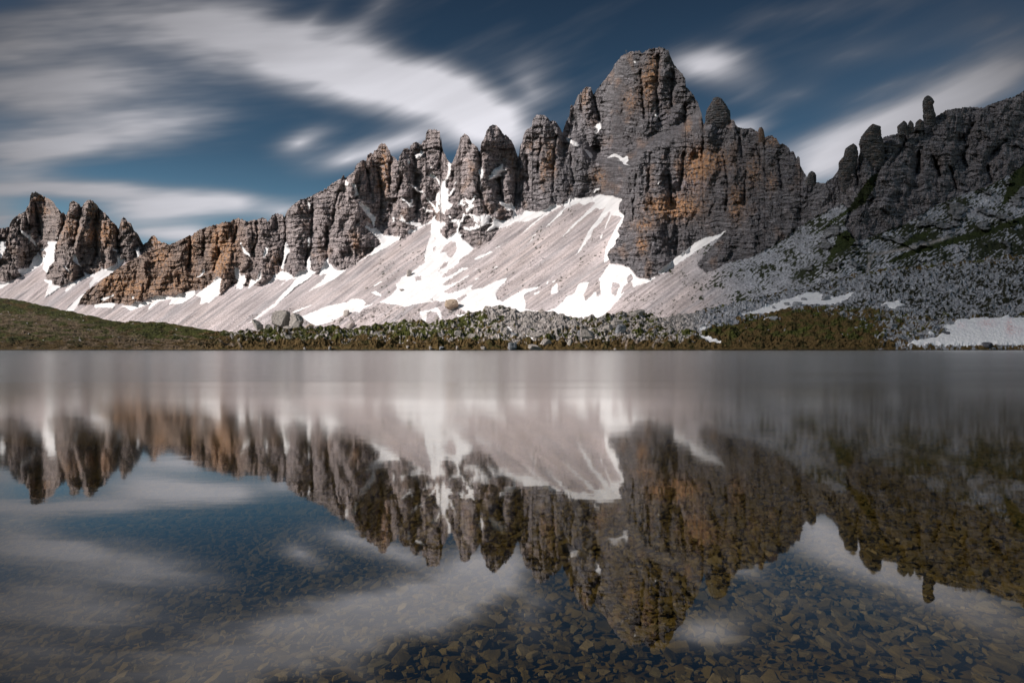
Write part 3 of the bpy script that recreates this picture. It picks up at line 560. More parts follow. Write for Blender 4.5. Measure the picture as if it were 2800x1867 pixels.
col = mixc(np.broadcast_to(green, X.shape+(3,)).copy(), brown, sstep(-.15, .3, fbm(X/45, Y/12, 741, 3)+.9*sstep(925, 948, Y)-.1+.25*rightF))
col = mixc(col, dgreen, sstep(.0, .45, fbm(X/26, Y/6, 777, 3)+.5*n1)*.7)
col = mixc(col, [.27, .195, .13], np.clip(earth, 0, 1)*(.55+.45*sstep(-.05, .12, fbm(X/20+Y/9, Y/4.5, 778, 3))))
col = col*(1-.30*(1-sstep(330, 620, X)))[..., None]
sc = np.array([.52, .47, .445])*(1-.14*rightF)[..., None]*np.array([1, 1, 1])
sc = mixc(sc, [.43, .44, .48], rightF)
sc = sc*(1+.7*n3+.35*g6)[..., None]
gsp = sstep(.0, .12, fbm(X/11, Y/4.5, 735, 3)+.4*fbm(X/70, Y/30, 736, 2)-np.interp(X, [1900, 2200, 2500, 2800], [.30, .16, .04, -.04]))*rightF*(Y < 885)
sc = mixc(sc, [.035, .036, .020], np.clip(gsp, 0, 1))
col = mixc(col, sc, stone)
col = col*(1+.36*n3+.25*fbm(X/16, Y/3, 775, 3))[..., None]
for ln in ['k,1290 390 1340 340 1400 300','k,1630 440 1700 400 1480 395 1330 400','k,900 390 1020 440','k,1380 450 1380 400','k,1380 450 1400 400 1540 400','k,100 385 190 350 210 330','l,0 320 120 330 160 350']:
    w, q = ln.split(',', 1); d = dist_line(T(w, q), X, Y, 14); col = mixc(col, [.46, .37, .31], np.exp(-(d/2.0)**2)*.8)
wet = sstep(955.2, 956.4, Y); col = col*(1-.65*wet)[..., None]
sn = np.array([.90, .89, .92])*(1+.10*fbm(X/7, Y/2.5, 750, 2))[..., None]
pink = gauss_sum([(2700, 895, 22, 12, .7), (2760, 905, 10, 22, 1), (2630, 900, 12, 10, .4), (2785, 915, 14, 12, .5)], X, Y, 0)*(.5+1.3*fbm(X/6, Y/5, 751, 3))
sn = mixc(sn, [.80, .50, .48], np.clip(pink, 0, .7))
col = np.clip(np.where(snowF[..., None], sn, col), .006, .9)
V = place(X, Y, D)
ss = boxblur(snowF.astype(float), 2, 2)
bigsnow = ss*(X > 2400)
STONE_ = stone
V[..., 2] += rise*(((.22+.28*(1-hillL))*np.abs(n2)*2+.10*n3+.9*n1+(2.6-2.0*hillL)*np.abs(fbm(X/42, Y/13, 765, 2))*2)*.55*(1-ss)+stone*(1-ss)*.22*np.abs(g6)*2+bigsnow*(.9+.16*fbm(X/6, Y/2.2, 760, 2))+.25*ss)
V[..., 1] -= (lump*.7)*(1-ss)*rise
nr, nc = X.shape
back_ = []
for dz, dy in ((1, 120), (.75, 60), (.3, 18)):
    r = V[0].copy(); r[:, 1] += dy; r[:, 2] = r[:, 2]*(1-dz)-4*dz; back_.append(r)
foot = V[-1].copy(); foot[:, 1] -= 8; foot[:, 2] = -2.4
V2 = np.concatenate([np.array(back_), V, foot[None]]); c2 = np.concatenate([np.repeat(col[:1], 3, 0), col, col[-1:]])
fc = faces_of(nr+4, nc); Vf = V2.reshape(-1, 3); cf = c2.reshape(-1, 3)
sf = (snowF[:-1, :-1].astype(int)+snowF[1:, :-1]+snowF[1:, 1:]+snowF[:-1, 1:]) >= 2
sfl = np.concatenate([np.zeros((3, nc-1), bool), sf, np.zeros((1, nc-1), bool)])
xm = np.broadcast_to((X[:1, :-1]+X[:1, 1:])/2, sfl.shape)
for name, label, cat, m, mat in [
 ('hill', 'low green hill with bare tan earth sloping to the left shore', 'hill', ~sfl & (xm < 640), M_turf),
 ('hill', 'grassy mound strewn with pale stones on the middle shore', 'hill', ~sfl & (xm >= 640) & (xm < 1905), M_turf),
 ('hill', 'brown turf and rubble apron at the foot of the dark right slope', 'hill', ~sfl & (xm >= 1905), M_turf),
 ('snow', 'thin snow remnants on the middle and right shore banks', 'snow', sfl & (xm < 2430), M_snow),
 ('snow', 'large dimpled snow bank with pink stains at the right water edge', 'snow', sfl & (xm >= 2430), M_snow)]:
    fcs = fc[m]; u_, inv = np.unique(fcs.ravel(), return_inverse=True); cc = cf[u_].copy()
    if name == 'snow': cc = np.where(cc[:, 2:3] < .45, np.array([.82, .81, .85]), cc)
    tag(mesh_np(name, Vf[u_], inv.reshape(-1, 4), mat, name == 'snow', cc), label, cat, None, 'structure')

# ------------------------------------------------------------------ free-standing pinnacles
def pinnacle(name, left, right, Y0, Y1, depth, thick, seed, label, cat, c0=(.15, .145, .15)):
    """rings of rock between a left and a right outline, as deep as they are wide"""
    n = max(14, int((Y1-Y0)/1.3)); m = 40
    ys = np.linspace(Y0, Y1, n); l = interp([(b, a) for a, b in left], ys); r = interp([(b, a) for a, b in right], ys)
    cap = np.sqrt(np.clip((ys-Y0)/5.0, .0, 1)); th = np.linspace(0, 2*np.pi, m, endpoint=False)
    Yg, TH = np.meshgrid(ys, th, indexing='ij')
    c = ((l+r)/2)[:, None]; hw = ((r-l)/2*np.maximum(cap, .12))[:, None]
    se = np.sign(np.cos(TH))*np.abs(np.cos(TH))**.8; sf_ = np.sign(np.sin(TH))*np.abs(np.sin(TH))**.8
    nz = .86+.32*facets((TH % 6.28)*5, Yg, 7, 11, seed+3)+.08*facets((TH % 6.28)*5, Yg, 2.6, 4, seed+8)+.06*perlin(TH*3.0, Yg/7, seed)+.09*perlin(TH*7, Yg/3.2, seed+1)+.05*sstep(0, 1, (Yg/6.5)%1)
    px = c+hw*se*(1+.5*(nz-1)); dd = depth-(hw*thick)*sf_*nz*depth/F+hw*thick*.6*depth/F
    Vp = place(px, Yg+.8*perlin(TH*4, Yg/3, seed+2), dd).reshape(-1, 3)
    i = np.arange(n*m).reshape(n, m); j = np.roll(i, -1, 1)
    fq = np.stack([i[:-1], i[1:], j[1:], j[:-1]], -1).reshape(-1, 4)
    Vp = np.vstack([Vp, Vp[:m].mean(0)]); ft = np.stack([i[0], j[0], np.full(m, n*m)], -1)
    X_, Y_ = px.ravel(), Yg.ravel(); k = np.array(c0)*(1+.5*fbm(X_/6, Y_/3, seed+4, 3)+.3*fbm(X_/30, Y_/4, seed+5, 2))[:, None]
    k = mixc(k, [.30, .19, .14], np.clip(.9*fbm(X_/12, Y_/12, seed+6, 3), 0, .7)); k = np.vstack([k, k[:1]])
    return tag(mesh_np(name, Vp, [fq, ft], M_rock, False, np.clip(k, .01, .8)), label, cat)
def dm(x, y): return float(dM(np.array([float(x)]), np.array([float(y)]))[0])
hh = lambda q: T('h', q)
pinnacle('rock_pinnacle', hh('1345 48 1328 90 1328 130 1332 190 1336 290'), hh('1398 48 1415 70 1425 88 1412 118 1424 170 1438 198 1436 230 1430 290'), *[250+q/3.1357 for q in (37, 300)], dm(2545, 335)-2, 1.0, 801, 'tall slender rock finger standing alone on the dark right ridge', 'rock pinnacle')
pinnacle('rock_pinnacle', hh('880 290 850 330 800 395 781 455 795 500 784 560 786 640 790 800'), hh('925 285 962 300 962 350 970 405 985 460 1000 640 1000 800'), *[250+q/3.1357 for q in (280, 720)], dm(2385, 440)+1, .8, 811, 'leaning beaked rock pinnacle on the right ridge beside a narrow gap', 'rock pinnacle')
pinnacle('rock_pinnacle', hh('715 455 668 490 650 560 612 612 606 700 640 900'), hh('745 450 764 480 772 540 758 615 752 680 765 800 770 900'), *[250+q/3.1357 for q in (448, 860)], dm(2320, 480)-4, .8, 821, 'rounded rock pinnacle lowest on the right ridge', 'rock pinnacle')
pinnacle('rock_block', hh('1150 265 1112 300 1112 370'), hh('1180 255 1195 290 1200 370'), *[250+q/3.1357 for q in (253, 375)], dm(2468, 365)-5, .8, 831, 'squat rock block, farthest from the rock finger on the ridge', 'rock')
pinnacle('rock_block', hh('1210 258 1200 290 1198 350'), hh('1230 252 1248 280 1250 350'), *[250+q/3.1357 for q in (250, 350)], dm(2490, 360)-5, .8, 841, 'small upright rock block between two others below the rock finger', 'rock')
pinnacle('rock_block', hh('1285 245 1266 275 1262 330'), hh('1320 240 1335 265 1340 330'), *[250+q/3.1357 for q in (239, 335)], dm(2515, 350)-5, .8, 851, 'rough rock block touching the foot of the rock finger', 'rock')
pinnacle('rock_pinnacle', hh('355 695 335 740 322 800 330 860'), hh('395 685 412 720 412 790 405 860'), *[250+q/3.1357 for q in (684, 855)], dm(2218, 505)-2, .8, 861, 'stubby rock tooth in the saddle between summit massif and right ridge', 'rock pinnacle', (.2, .19, .19))
pinnacle('rock_pinnacle', T('e','300 150 270 200 262 240 258 300'), T('e','345 140 370 175 393 220 397 300'), 200+132/2.01, 200+300/2.01, dm(1965, 340)-1, .8, 871, 'conical layered grey rock tower just right of the highest summit', 'rock pinnacle', (.17, .165, .175))
pinnacle('rock_pinnacle', T('e','562 300 553 330 552 380'), T('e','572 298 582 330 584 380'), 200+297/2.01, 200+380/2.01, dm(2082, 380)-8, .8, 881, 'thin brown rock spike on the ridge falling right from the summit', 'rock pinnacle', (.26, .18, .14))

# ------------------------------------------------------------------ the summit cross
mm = bpy.data.materials.new('grey_metal'); mm.use_nodes = True; b_ = mm.node_tree.nodes['Principled BSDF']; b_.inputs['Base Color'].default_value = (.25, .25, .26, 1); b_.inputs['Metallic'].default_value = .6; b_.inputs['Roughness'].default_value = .5
d_ = dm(1712, 155); k_ = d_/F
def box(cx, cy, cz, sx, sy, sz):
    v = np.array([[cx+a*sx/2, cy+b*sy/2, cz+c*sz/2] for c in (-1, 1) for b in (-1, 1) for a in (-1, 1)])
    f = np.array([[0,2,3,1],[4,5,7,6],[0,1,5,4],[2,6,7,3],[0,4,6,2],[1,3,7,5]]); return v, f
va, fa = box(0, 0, 5*k_, .45, .45, 12*k_); vb, fb = box(0, -.01, 8*k_, 5*k_, .40, .45)
cr = bpy.data.objects.new('summit_cross', None); C.objects.link(cr)
for nm_, v_, f_ in (('upright', va, fa), ('crossbar', vb, fb)): mesh_np(nm_, v_, f_, mm, False).parent = cr
cr.location = tuple(place(np.array(1712.), np.array(148.), np.array(d_+4)))
tag(cr, 'tiny metal cross standing on the highest summit', 'cross')

# ------------------------------------------------------------------ boulders
def ico(sub):
    import bmesh
    bm = bmesh.new(); bmesh.ops.create_icosphere(bm, subdivisions=sub, radius=1)
    v = np.array([q.co[:] for q in bm.verts]); f = np.array([[q.index for q in a.verts] for a in bm.faces]); bm.free(); return v, f
IC = {k: ico(k) for k in (1, 2, 4)}
def rock_shape(sub, r, cuts=11, rough=.05):
    v, f = IC[sub]; v = np.sign(v)*np.abs(v)**.5
    for _ in range(cuts):
        n = r.normal(size=3); n /= np.linalg.norm(n); d = r.uniform(.45, .9); s = v@n
        v = np.where((s > d)[:, None], v-n*(s-d)[:, None]*.95, v)
    if sub > 2:
        nn = fbm(v[:, 0]*3+v[:, 2]*2+9, v[:, 1]*3-v[:, 2]*2.4, int(r.integers(900)), 4)
        v = v*(1+rough*3.4*nn+.05*(np.abs(fbm(v[:, 0]*5+v[:, 1]*4, v[:, 2]*5, 12, 3))*4-.5))[:, None]
    return v, f
def boulder(X0, Y0, w, h, near, label, cat='boulder', name='boulder', group=None, c0=(.40, .365, .345), sub=4, tall=False, rot=None):
    """a rock standing on the slope at one spot of the site; near=True on the shore hills"""
    fd = dF if near else dM
    d = float(fd(np.array([float(X0)]), np.array([float(min(Y0+h*.45, 956.3))]))[0])-.5
    k = d/F; r = np.random.default_rng(int(X0*7+Y0*13))
    v, f = rock_shape(sub, r, 5 if tall else 7)
    a = r.uniform(0, 6.28); ca, sa = math.cos(a), math.sin(a); v = v@np.array([[ca, -sa, 0], [sa, ca, 0], [0, 0, 1]])
    e = np.abs(v).max(0); v = v/e
    v = v*np.array([w/2*k, w/2*k*.85, h*.62*k])
    tint = np.array(c0)*(1+.35*fbm(v[:, 0]/k/5+3, v[:, 2]/k/4, 33, 3))[:, None]
    dz_ = sstep(-.1, -1, v[:, 2]/(h*.62*k)); tint = tint*(1-0*dz_)[:, None]
    me_o = mesh_np(name, v, f, M_rubble, False, np.clip(tint, .01, .8))
    p = place(np.array(float(X0)), np.array(float(Y0)), np.array(d)); me_o.location = tuple(p)
    return tag(me_o, label, cat, group)
gr = (.50, .45, .415); cool = (.34, .345, .37); warm = (.50, .39, .30); dk = (.13, .13, .15)
NB = [(735,895,22,14,1,'low block at the left foot of the big split boulder',gr,1),(846,894,26,17,1,'squat brownish block at the right end of the standing boulders',warm,1),(790,897,30,12,1,'broken slab in front of the standing pair of boulders',gr,0),(768,876,48,46,1,'big split boulder with steep left face, larger of the standing pair below the scree',gr,1),(812,880,40,40,1,'leaning boulder close beside the big split boulder',gr,1),(703,888,32,26,1,'low pale boulder left of the standing pair of boulders',gr,0),
 (1119,748,15,16,0,'square boulder alone high on the scree beside the snow fan',gr,1),(1237,834,42,26,0,'broad orange tinted boulder at the lower edge of the snow fan',warm,0),(1002,788,9,8,0,'small round boulder in the middle of the bare scree',gr,0),(948,857,20,15,0,'pointed boulder on the rubble between snow and mound',gr,1),
 (959,891,24,17,0,'rounded boulder at the top of the green bank',gr,0),(1097,793,14,6,0,'flat boulder lying on the lower snow fan',gr,0),(1281,854,10,9,0,'small pointed boulder on snow above the grassy mound',gr,1),
 (1481,851,21,12,0,'boulder lying in the snow behind the middle mound',gr,0),(1605,872,21,10,1,'flat boulder on the crest of the mound under the snow',gr,0),(1383,905,24,16,1,'rounded boulder touching the thin snow strip on the mound',gr,0),(1405,915,21,14,1,'bluish boulder half over the thin snow strip on the mound',cool,0),
 (1603,914,54,26,1,'largest rounded boulder on the grassy mound',gr,0),(1586,915,22,20,1,'boulder leaning on the left side of the largest mound boulder',cool,0),(1697,903,38,28,1,'pale cracked boulder below a brownish one on the mound',cool,0),(1688,886,42,20,1,'brownish slab topped boulder high on the mound',gr,0),(1661,896,32,18,1,'pale boulder left of the cracked boulder on the mound',gr,0),
 (1742,857,44,20,1,'heap topping boulder on the highest point of the mound',gr,0),(1790,869,22,13,1,'bright boulder at the right end of the mound crest',gr,0),(1370,887,14,15,1,'upright boulder above the thin snow strip',gr,1),(1492,936,33,17,1,'slabby grey boulder just above the middle shore',gr,0),(1464,949,42,13,1,'wide jointed rock shelf at the water edge of the mound',gr,0),
 (1400,945,26,20,1,'dark steep rock face at the water edge below the green hump',cool,1),(1557,937,18,15,1,'pale boulder beside the footpath on the mound',gr,0),(1521,903,26,12,1,'boulder with pointed top in the hollow of the mound',gr,0),(1466,917,38,14,1,'long pale boulder in the hollow right of the snow strip',gr,0),(1682,954,9,5,1,'little white stone at the water below the path junction',gr,0),
 (833,953,8,7,1,'small white stone at the water, leftmost on the middle shore',gr,0),(903,952,10,9,1,'bright squarish stone at the water edge under the brown bank',gr,1),(1116,948,11,9,1,'stone in brown turf at the water edge under green slope',gr,0),(1176,951,11,9,1,'grey stone first of a row along the middle waterline',gr,0),(1206,951,16,8,1,'wide low stone in the row along the middle waterline',cool,0),
 (1251,951,9,10,1,'upright white stone alone at the middle waterline',gr,1),(1323,952,19,8,1,'flat boulder at the water edge left of the dark rock face',gr,0),(789,923,21,12,1,'pale boulder in turf below the standing pair of boulders',gr,0),(886,932,10,9,1,'small pale boulder on the brown bank',gr,0),(1208,931,10,8,1,'little boulder on the brown bank below the mound flank',gr,0),
 (1253,913,22,16,1,'rounded grey boulder on the left flank of the mound',gr,0),(1290,919,24,18,1,'cracked grey boulder on the left flank of the mound',gr,0),(1185,902,14,10,1,'pale boulder at the top of the green flank',gr,0),
 (2698,941,37,17,1,'dark boulder melted out at the lower edge of the snow bank',dk,0),(2586,913,28,13,1,'dark flat boulder at the left edge of the snow bank',dk,0),(2595,886,26,16,1,'boulder at the upper left corner of the snow bank',cool,0),(2540,888,23,14,1,'grey boulder left of the upper snow bank corner',cool,0),(2493,893,20,13,1,'pale block among rubble left of the snow bank',cool,0),
 (2438,892,28,14,1,'angular boulder at the right end of the brown turf',cool,0),(2436,914,18,11,1,'rounded boulder in brown turf near the snow bank',cool,0),(2465,924,36,14,1,'largest long boulder near the shore left of the snow bank',cool,0),(2516,921,25,10,1,'low dark boulder beside the tip of the snow bank',dk,0),(2680,797,41,19,0,'large smooth boulder on the dark slope above the snow bank',cool,0),
 (2775,813,50,23,0,'big dark boulder on the slope at the right edge',dk,0),(2590,844,26,13,1,'pale boulder in rubble above the snow bank',cool,0),(2611,797,22,15,0,'grey boulder left of the large smooth one on the dark slope',cool,0),(2734,951,13,9,1,'small stone at the water right of the dark melted out boulder',cool,0),(2718,953,12,6,1,'low stone between dark boulder and water',cool,0),(2365,899,11,8,1,'small pale boulder in the brown turf',cool,0),
 (2328,944,11,7,1,'stone at the shore of the brown turf',cool,0),(1991,878,14,11,1,'pointed boulder in rubble left of the long snow patch',cool,1),(2116,841,10,8,1,'small boulder standing in the long snow patch',cool,0),(2182,832,34,14,1,'wide rocky heap in the middle of the long snow patch',cool,0),(2152,831,18,8,1,'low rocks in the upper half of the long snow patch',cool,0),
 (2200,817,18,8,1,'boulder at the upper rim of the long snow patch',cool,0),(2116,872,25,13,1,'blocky boulder at the top of the green turf slope',cool,0),(2256,816,25,10,1,'flat boulder between two lobes of the long snow patch',cool,0),(2166,896,10,6,1,'single small stone on the green turf slope',cool,0)]
for X0, Y0, w, h, near, lab_, c0, tall in NB:
    boulder(X0, Y0, w, h, bool(near), lab_, c0=c0, sub=4 if w > 12 else 2, tall=bool(tall))
# smaller look-alikes
rb = np.random.default_rng(11)
GRPS = [('small pale boulder among many on the middle mound', 'small boulders on the middle mound', T('k','0 150 200 110 380 130 880 190 1200 190 1560 160 1800 210 2050 340 1900 380 1500 400 900 380 300 300 0 340'), 60, gr, (5, 12), True),
        ('small grey boulder lying in the rubble below the snow fan', 'small boulders in the rubble below the snow fan', T('g','0 1000 300 1120 640 1010 1100 900 1500 900 2000 880 2300 1000 2000 1080 1400 1040 700 1100 300 1176'), 40, gr, (5, 11), False),
        ('small grey boulder among many on the right shore apron', 'small boulders on the right shore apron', T('j','200 560 900 560 1500 620 1600 690 1400 780 1350 860 1100 930 850 930 700 820 300 720 0 640'), 50, cool, (5, 13), True),
        ('small boulder on the shaded scree of the right slope', 'small boulders on the right slope', T('j','900 100 1500 60 2300 100 2352 600 1800 640 1200 480 700 400'), 35, cool, (5, 13), False)]
for lab_, g_, pl, n_, c0, (s0, s1), near in GRPS:
    p = np.array(pl); k = 0
    while k < n_:
        x0 = rb.uniform(p[:, 0].min(), p[:, 0].max()); y0_ = rb.uniform(p[:, 1].min(), p[:, 1].max())
        if not inpoly(pl, np.array([x0]), np.array([y0_]))[0]: continue
        if near and y0_ < float(interp(SKY_F, np.array([x0]))[0])+3: continue
        w = rb.uniform(s0, s1)**1.0; w = s0+(s1-s0)*rb.random()**2.2
        boulder(x0, y0_, w, w*rb.uniform(.45, .75), near, lab_, group=g_, c0=tuple(np.array(c0)*rb.uniform(.75, 1.15)), sub=2, name='boulder'); k += 1

def rubble(name, label, zones, n, near, c0, s0, s1, seed):
    r = np.random.default_rng(seed); v0, f0 = IC[1]; P0 = np.vstack([np.array(z) for z in zones]); lo, hi = P0.min(0), P0.max(0)
    x = r.uniform(lo[0], hi[0], n*6); y = r.uniform(lo[1], hi[1], n*6)
    m = polys(zones, x, y) & (fbm(x/40, y/14, seed, 3) > -.12)
    if near:
        ii = np.clip(((x+300)/FSTEP).astype(int), 0, len(xs)-1); jj = np.clip(((y-top[ii])/(958.6-top[ii])*(FR-1)).astype(int), 0, FR-1)
        m &= (y > top[ii]+1) & ~polys(SNOW_F, x, y) & ((stone[jj, ii] > .5) | (r.random(len(x)) < .07))
    else: m &= ~polys(SNOW_M, x, y) | (r.random(len(x)) < .01)
    x = x[m][:n]; y = y[m][:n]; d = (dF if near else dM)(x, y); kk = d/F
    w = (s0+(s1-s0)*r.random(len(x))**3)
    base = place(x, y, d-.1)
    jit = 1+.32*r.normal(size=(len(x), len(v0), 1))
    V_ = v0[None]*jit*(w*kk)[:, None, None]*.5*np.stack([np.ones(len(x)), np.ones(len(x)), r.uniform(.45, .9, len(x))], -1)[:, None, :]
    V_ = V_+base[:, None, :]; F_ = f0[None]+np.arange(len(x))[:, None, None]*len(v0)
    c_ = np.repeat((np.array(c0)*r.uniform(.6, 1.25, (len(x), 1)))[:, None], len(v0), 1)
    o = mesh_np(name, V_.reshape(-1, 3), F_.reshape(-1, 3), M_rubble, False, np.clip(c_.reshape(-1, 3), .01, .8))
    return tag(o, label, 'rubble', None, 'stuff')
rubble('rubble', 'loose pale stones scattered over the middle mound and shore', [T('k','0 110 200 80 380 120 880 170 1200 170 1560 130 1800 190 2080 340 2250 420 1900 430 1500 420 900 400 300 380 0 400'), T('l','0 210 850 210 1150 190 1550 160 2060 60 2352 120 2352 330 1700 350 600 300 0 260')], 3600, True, (.55, .50, .47), 1.4, 7.5, 21)
rubble('rubble', 'grey stone rubble below the snow fan behind the shore', [T('g','0 900 300 1080 640 1000 1100 880 1500 880 2000 850 2352 960 2352 1176 300 1290 -1000 1290 -1100 1100')], 5200, False, (.50, .45, .44), 1.2, 5.0, 22)
rubble('rubble', 'grey stones strewn over the right shore apron', [T('s','1800 872 1938 848 2144 800 2300 760 2800 700 2800 870 2620 880 2560 900 2500 950 2420 945 2330 900 2200 880 2120 860 2040 872 1930 905 1905 920 1840 900'),T('j','0 560 900 600 1500 650 1400 900 1100 960 700 900 0 700')], 5000, True, (.40, .40, .43), 1.2, 5.0, 23)
rubble('rubble', 'coarse block scree on the dark right slope', [T('j','-100 100 700 -100 2600 -200 2600 650 1500 640 700 420 -100 350')], 3500, False, (.36, .37, .40), 1.3, 4.5, 24)

rubble('rubble', 'fine blocks scattered down the bare central scree', [T('s','700 900 1000 720 1200 640 1400 620 1560 560 1680 560 1660 700 1480 800 1100 860'), T('s','1560 870 1750 780 1900 700 1980 640 1960 760 1800 860')], 5000, False, (.40, .37, .37), .9, 3.4, 25)
# ------------------------------------------------------------------ lake bed, stones, water
def simple_grid(name, x0, x1, y0_, y1, nx, ny, zf, mat, pw=1):
    a = np.linspace(x0, x1, nx); b = y0_+(y1-y0_)*np.linspace(0, 1, ny)**pw; A, B = np.meshgrid(a, b)
    V_ = np.stack([A, B, zf(A, B)], -1).reshape(-1, 3)
    return mesh_np(name, V_, np.ascontiguousarray(up_faces(ny, nx)).reshape(-1, 4), mat, True)
def bedz(x, y): return -(.17+.10*np.clip(y-1, -3, 6)+.02*np.clip(y-7, 0, 60))-.10*sstep(.5, -3.5, x)*1.0+.02*perlin(x/.8, y/.8, 5)
mb = bpy.data.materials.new('lake_bed'); mb.use_nodes = True; n = NT(mb.node_tree); bs = n.n['Principled BSDF']
co = n.new('ShaderNodeTexCoord').outputs['Object']
c1 = n.ramp(n.noise(co, 1.4, 5, .6), [(.3, (.075, .058, .020)), (.55, (.15, .115, .040)), (.75, (.22, .165, .06))])
vo = n.new('ShaderNodeTexVoronoi'); n.l.new(co, vo.inputs['Vector']); vo.inputs['Scale'].default_value = 11
vc = n.ramp(vo.outputs['Distance'], [(0, (1.3, 1.3, 1.3)), (.55, (.8, .8, .8)), (.8, (.25, .25, .25))])
n.l.new(n.mix(1., c1, vc, 'MULTIPLY'), bs.inputs['Base Color']); bs.inputs['Roughness'].default_value = 1; bs.inputs['Specular IOR Level'].default_value = 0
bmp = n.new('ShaderNodeBump'); bmp.inputs['Distance'].default_value = .03; bmp.invert = True; n.l.new(vo.outputs['Distance'], bmp.inputs['Height']); n.l.new(bmp.outputs[0], bs.inputs['Normal'])
tag(simple_grid('lake_bed', -260, 260, -14, 158, 180, 260, bedz, mb, 2.2), 'brown silty bed under the clear lake water', 'lake bed', None, 'structure')

def stone_mat(name, src):
    m = bpy.data.materials.new(name); m.use_nodes = True; n = NT(m.node_tree); bs = n.n['Principled BSDF']
    if src == 'object': rv = n.new('ShaderNodeObjectInfo').outputs['Random']
    else: rv = n.new('ShaderNodeSeparateColor'); at = n.new('ShaderNodeAttribute', attribute_name='tint'); n.l.new(at.outputs['Color'], rv.inputs[0]); rv = rv.outputs[0]
    geo = n.new('ShaderNodeNewGeometry').outputs['Position']
    c = n.ramp(rv, [(0, (.075, .062, .026)), (.3, (.135, .110, .046)), (.55, (.175, .140, .062)), (.75, (.13, .12, .085)), (.9, (.24, .205, .14)), (1, (.085, .08, .06))])
    f = n.maprange(n.noise(geo, 14, 5, .65), .3, .7, .55, 1.35)
    fc_ = n.new('ShaderNodeCombineColor'); [n.l.new(f, fc_.inputs[i]) for i in range(3)]
    c = n.mix(1., c, fc_.outputs[0], 'MULTIPLY')
    # brown algae film in patches; dimness leftwards and farther out painted into the colour
    sx = n.new('ShaderNodeSeparateXYZ'); n.l.new(geo, sx.inputs[0])
    algae_dim = n.maprange(n.noise(geo, .75, 4, .6), .45, .66, 0, .7)
    algae_dim = n.math('MAXIMUM', algae_dim, n.math('MULTIPLY', n.maprange(n.math('ADD', n.math('MULTIPLY', n.noise(geo, 1.1, 3, .5), 1.2), n.math('MULTIPLY', sx.outputs[0], -.8)), .9, 1.7, 0, .85), 1.0))
    algae_dim = n.math('MAXIMUM', algae_dim, n.maprange(n.math('ADD', sx.outputs[1], n.math('MULTIPLY', sx.outputs[0], .35)), 2.4, 5.2, 0, .72))
    c = n.mix(algae_dim, c, (.070, .056, .020, 1))
    n.l.new(c, bs.inputs['Base Color']); bs.inputs['Roughness'].default_value = .9; bs.inputs['Specular IOR Level'].default_value = .0
    b = n.new('ShaderNodeBump'); b.inputs['Strength'].default_value = .7; b.inputs['Distance'].default_value = .01
    n.l.new(n.noise(geo, 40, 4, .6), b.inputs['Height']); n.l.new(b.outputs[0], bs.inputs['Normal'])
    return m
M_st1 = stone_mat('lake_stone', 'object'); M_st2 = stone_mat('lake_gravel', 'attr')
def slab(r, k=5):
    a = np.sort((np.arange(k)+r.uniform(-.32, .32, k))*2*np.pi/k); rad = r.uniform(.72, 1.12, k)
    p = np.stack([np.cos(a)*rad, np.sin(a)*rad*r.uniform(.45, .95)], -1)
    h = r.uniform(.12, .30); sl = r.uniform(-.3, .3, 2); ins = r.uniform(.68, .9)
    rings = [np.c_[p*.92, np.full(k, -h)], np.c_[p, np.full(k, h*.25)], np.c_[p*ins, h+p@sl*.5]]
    v = np.vstack(rings+[[[0, 0, h*1.08]]]); i = np.arange(k); j = (i+1) % k
    f4 = np.vstack([np.stack([i+o_, j+o_, j+o_+k, i+o_+k], -1) for o_ in (0, k)]); f3 = np.stack([i+2*k, j+2*k, np.full(k, 3*k)], -1)
    return v, f4, f3
rs_ = np.random.default_rng(5)
SL = [slab(rs_) for _ in range(24)]
pts = []
y = .55
while y < 8.5:
    sp = .031+.010*max(0, y-2.5); x = -(1.05*y+.5)
    while x < 1.05*y+.5:
        pts.append((x+rs_.uniform(-.5, .5)*sp, y+rs_.uniform(-.5, .5)*sp)); x += sp
    y += sp*.9
pts = np.array(pts); nS = len(pts)
big = rs_.random(nS); size = (.011+.022*big**2.2)*(1+.7*fbm(pts[:, 0]/.5, pts[:, 1]/.5, 950, 3))+.005*np.clip(pts[:, 1]-2.5, 0, 9)
big_extra = (rs_.random(nS) < .03); size[big_extra] *= rs_.uniform(1.3, 1.9, big_extra.sum())
zz = bedz(pts[:, 0], pts[:, 1])+rs_.uniform(0, .022, nS)+size*.3
dist = np.hypot(pts[:, 1], CAMZ+.2); infr = (np.abs(pts[:, 0]) < pts[:, 1]*.9*(1+.2/CAMZ)+.02) & (pts[:, 1]*((CAMZ-zz)/CAMZ)**-1 > .86) & (pts[:, 1] < 3.2)
show = np.where(infr, size/dist, 0); order = np.argsort(-show); indiv = set(order[:300].tolist())
def euler_mat(rx, ry, rz):
    cx, sx, cy, sy, cz, sz = np.cos(rx), np.sin(rx), np.cos(ry), np.sin(ry), np.cos(rz), np.sin(rz)
    return np.stack([np.stack([cy*cz, sx*sy*cz-cx*sz, cx*sy*cz+sx*sz], -1), np.stack([cy*sz, sx*sy*sz+cx*cz, cx*sy*sz-sx*cz], -1), np.stack([-sy, sx*cy, cx*cy], -1)], -2)
rx, ry, rz = rs_.normal(0, .22, nS), rs_.normal(0, .22, nS), rs_.uniform(0, 6.28, nS); var = rs_.integers(0, 24, nS); rnd = rs_.random(nS)
MS = []
for v_, f4, f3 in SL:
    o = mesh_np('stone', v_, [f4, f3], M_st1, False); MS.append(o.data); bpy.data.objects.remove(o)
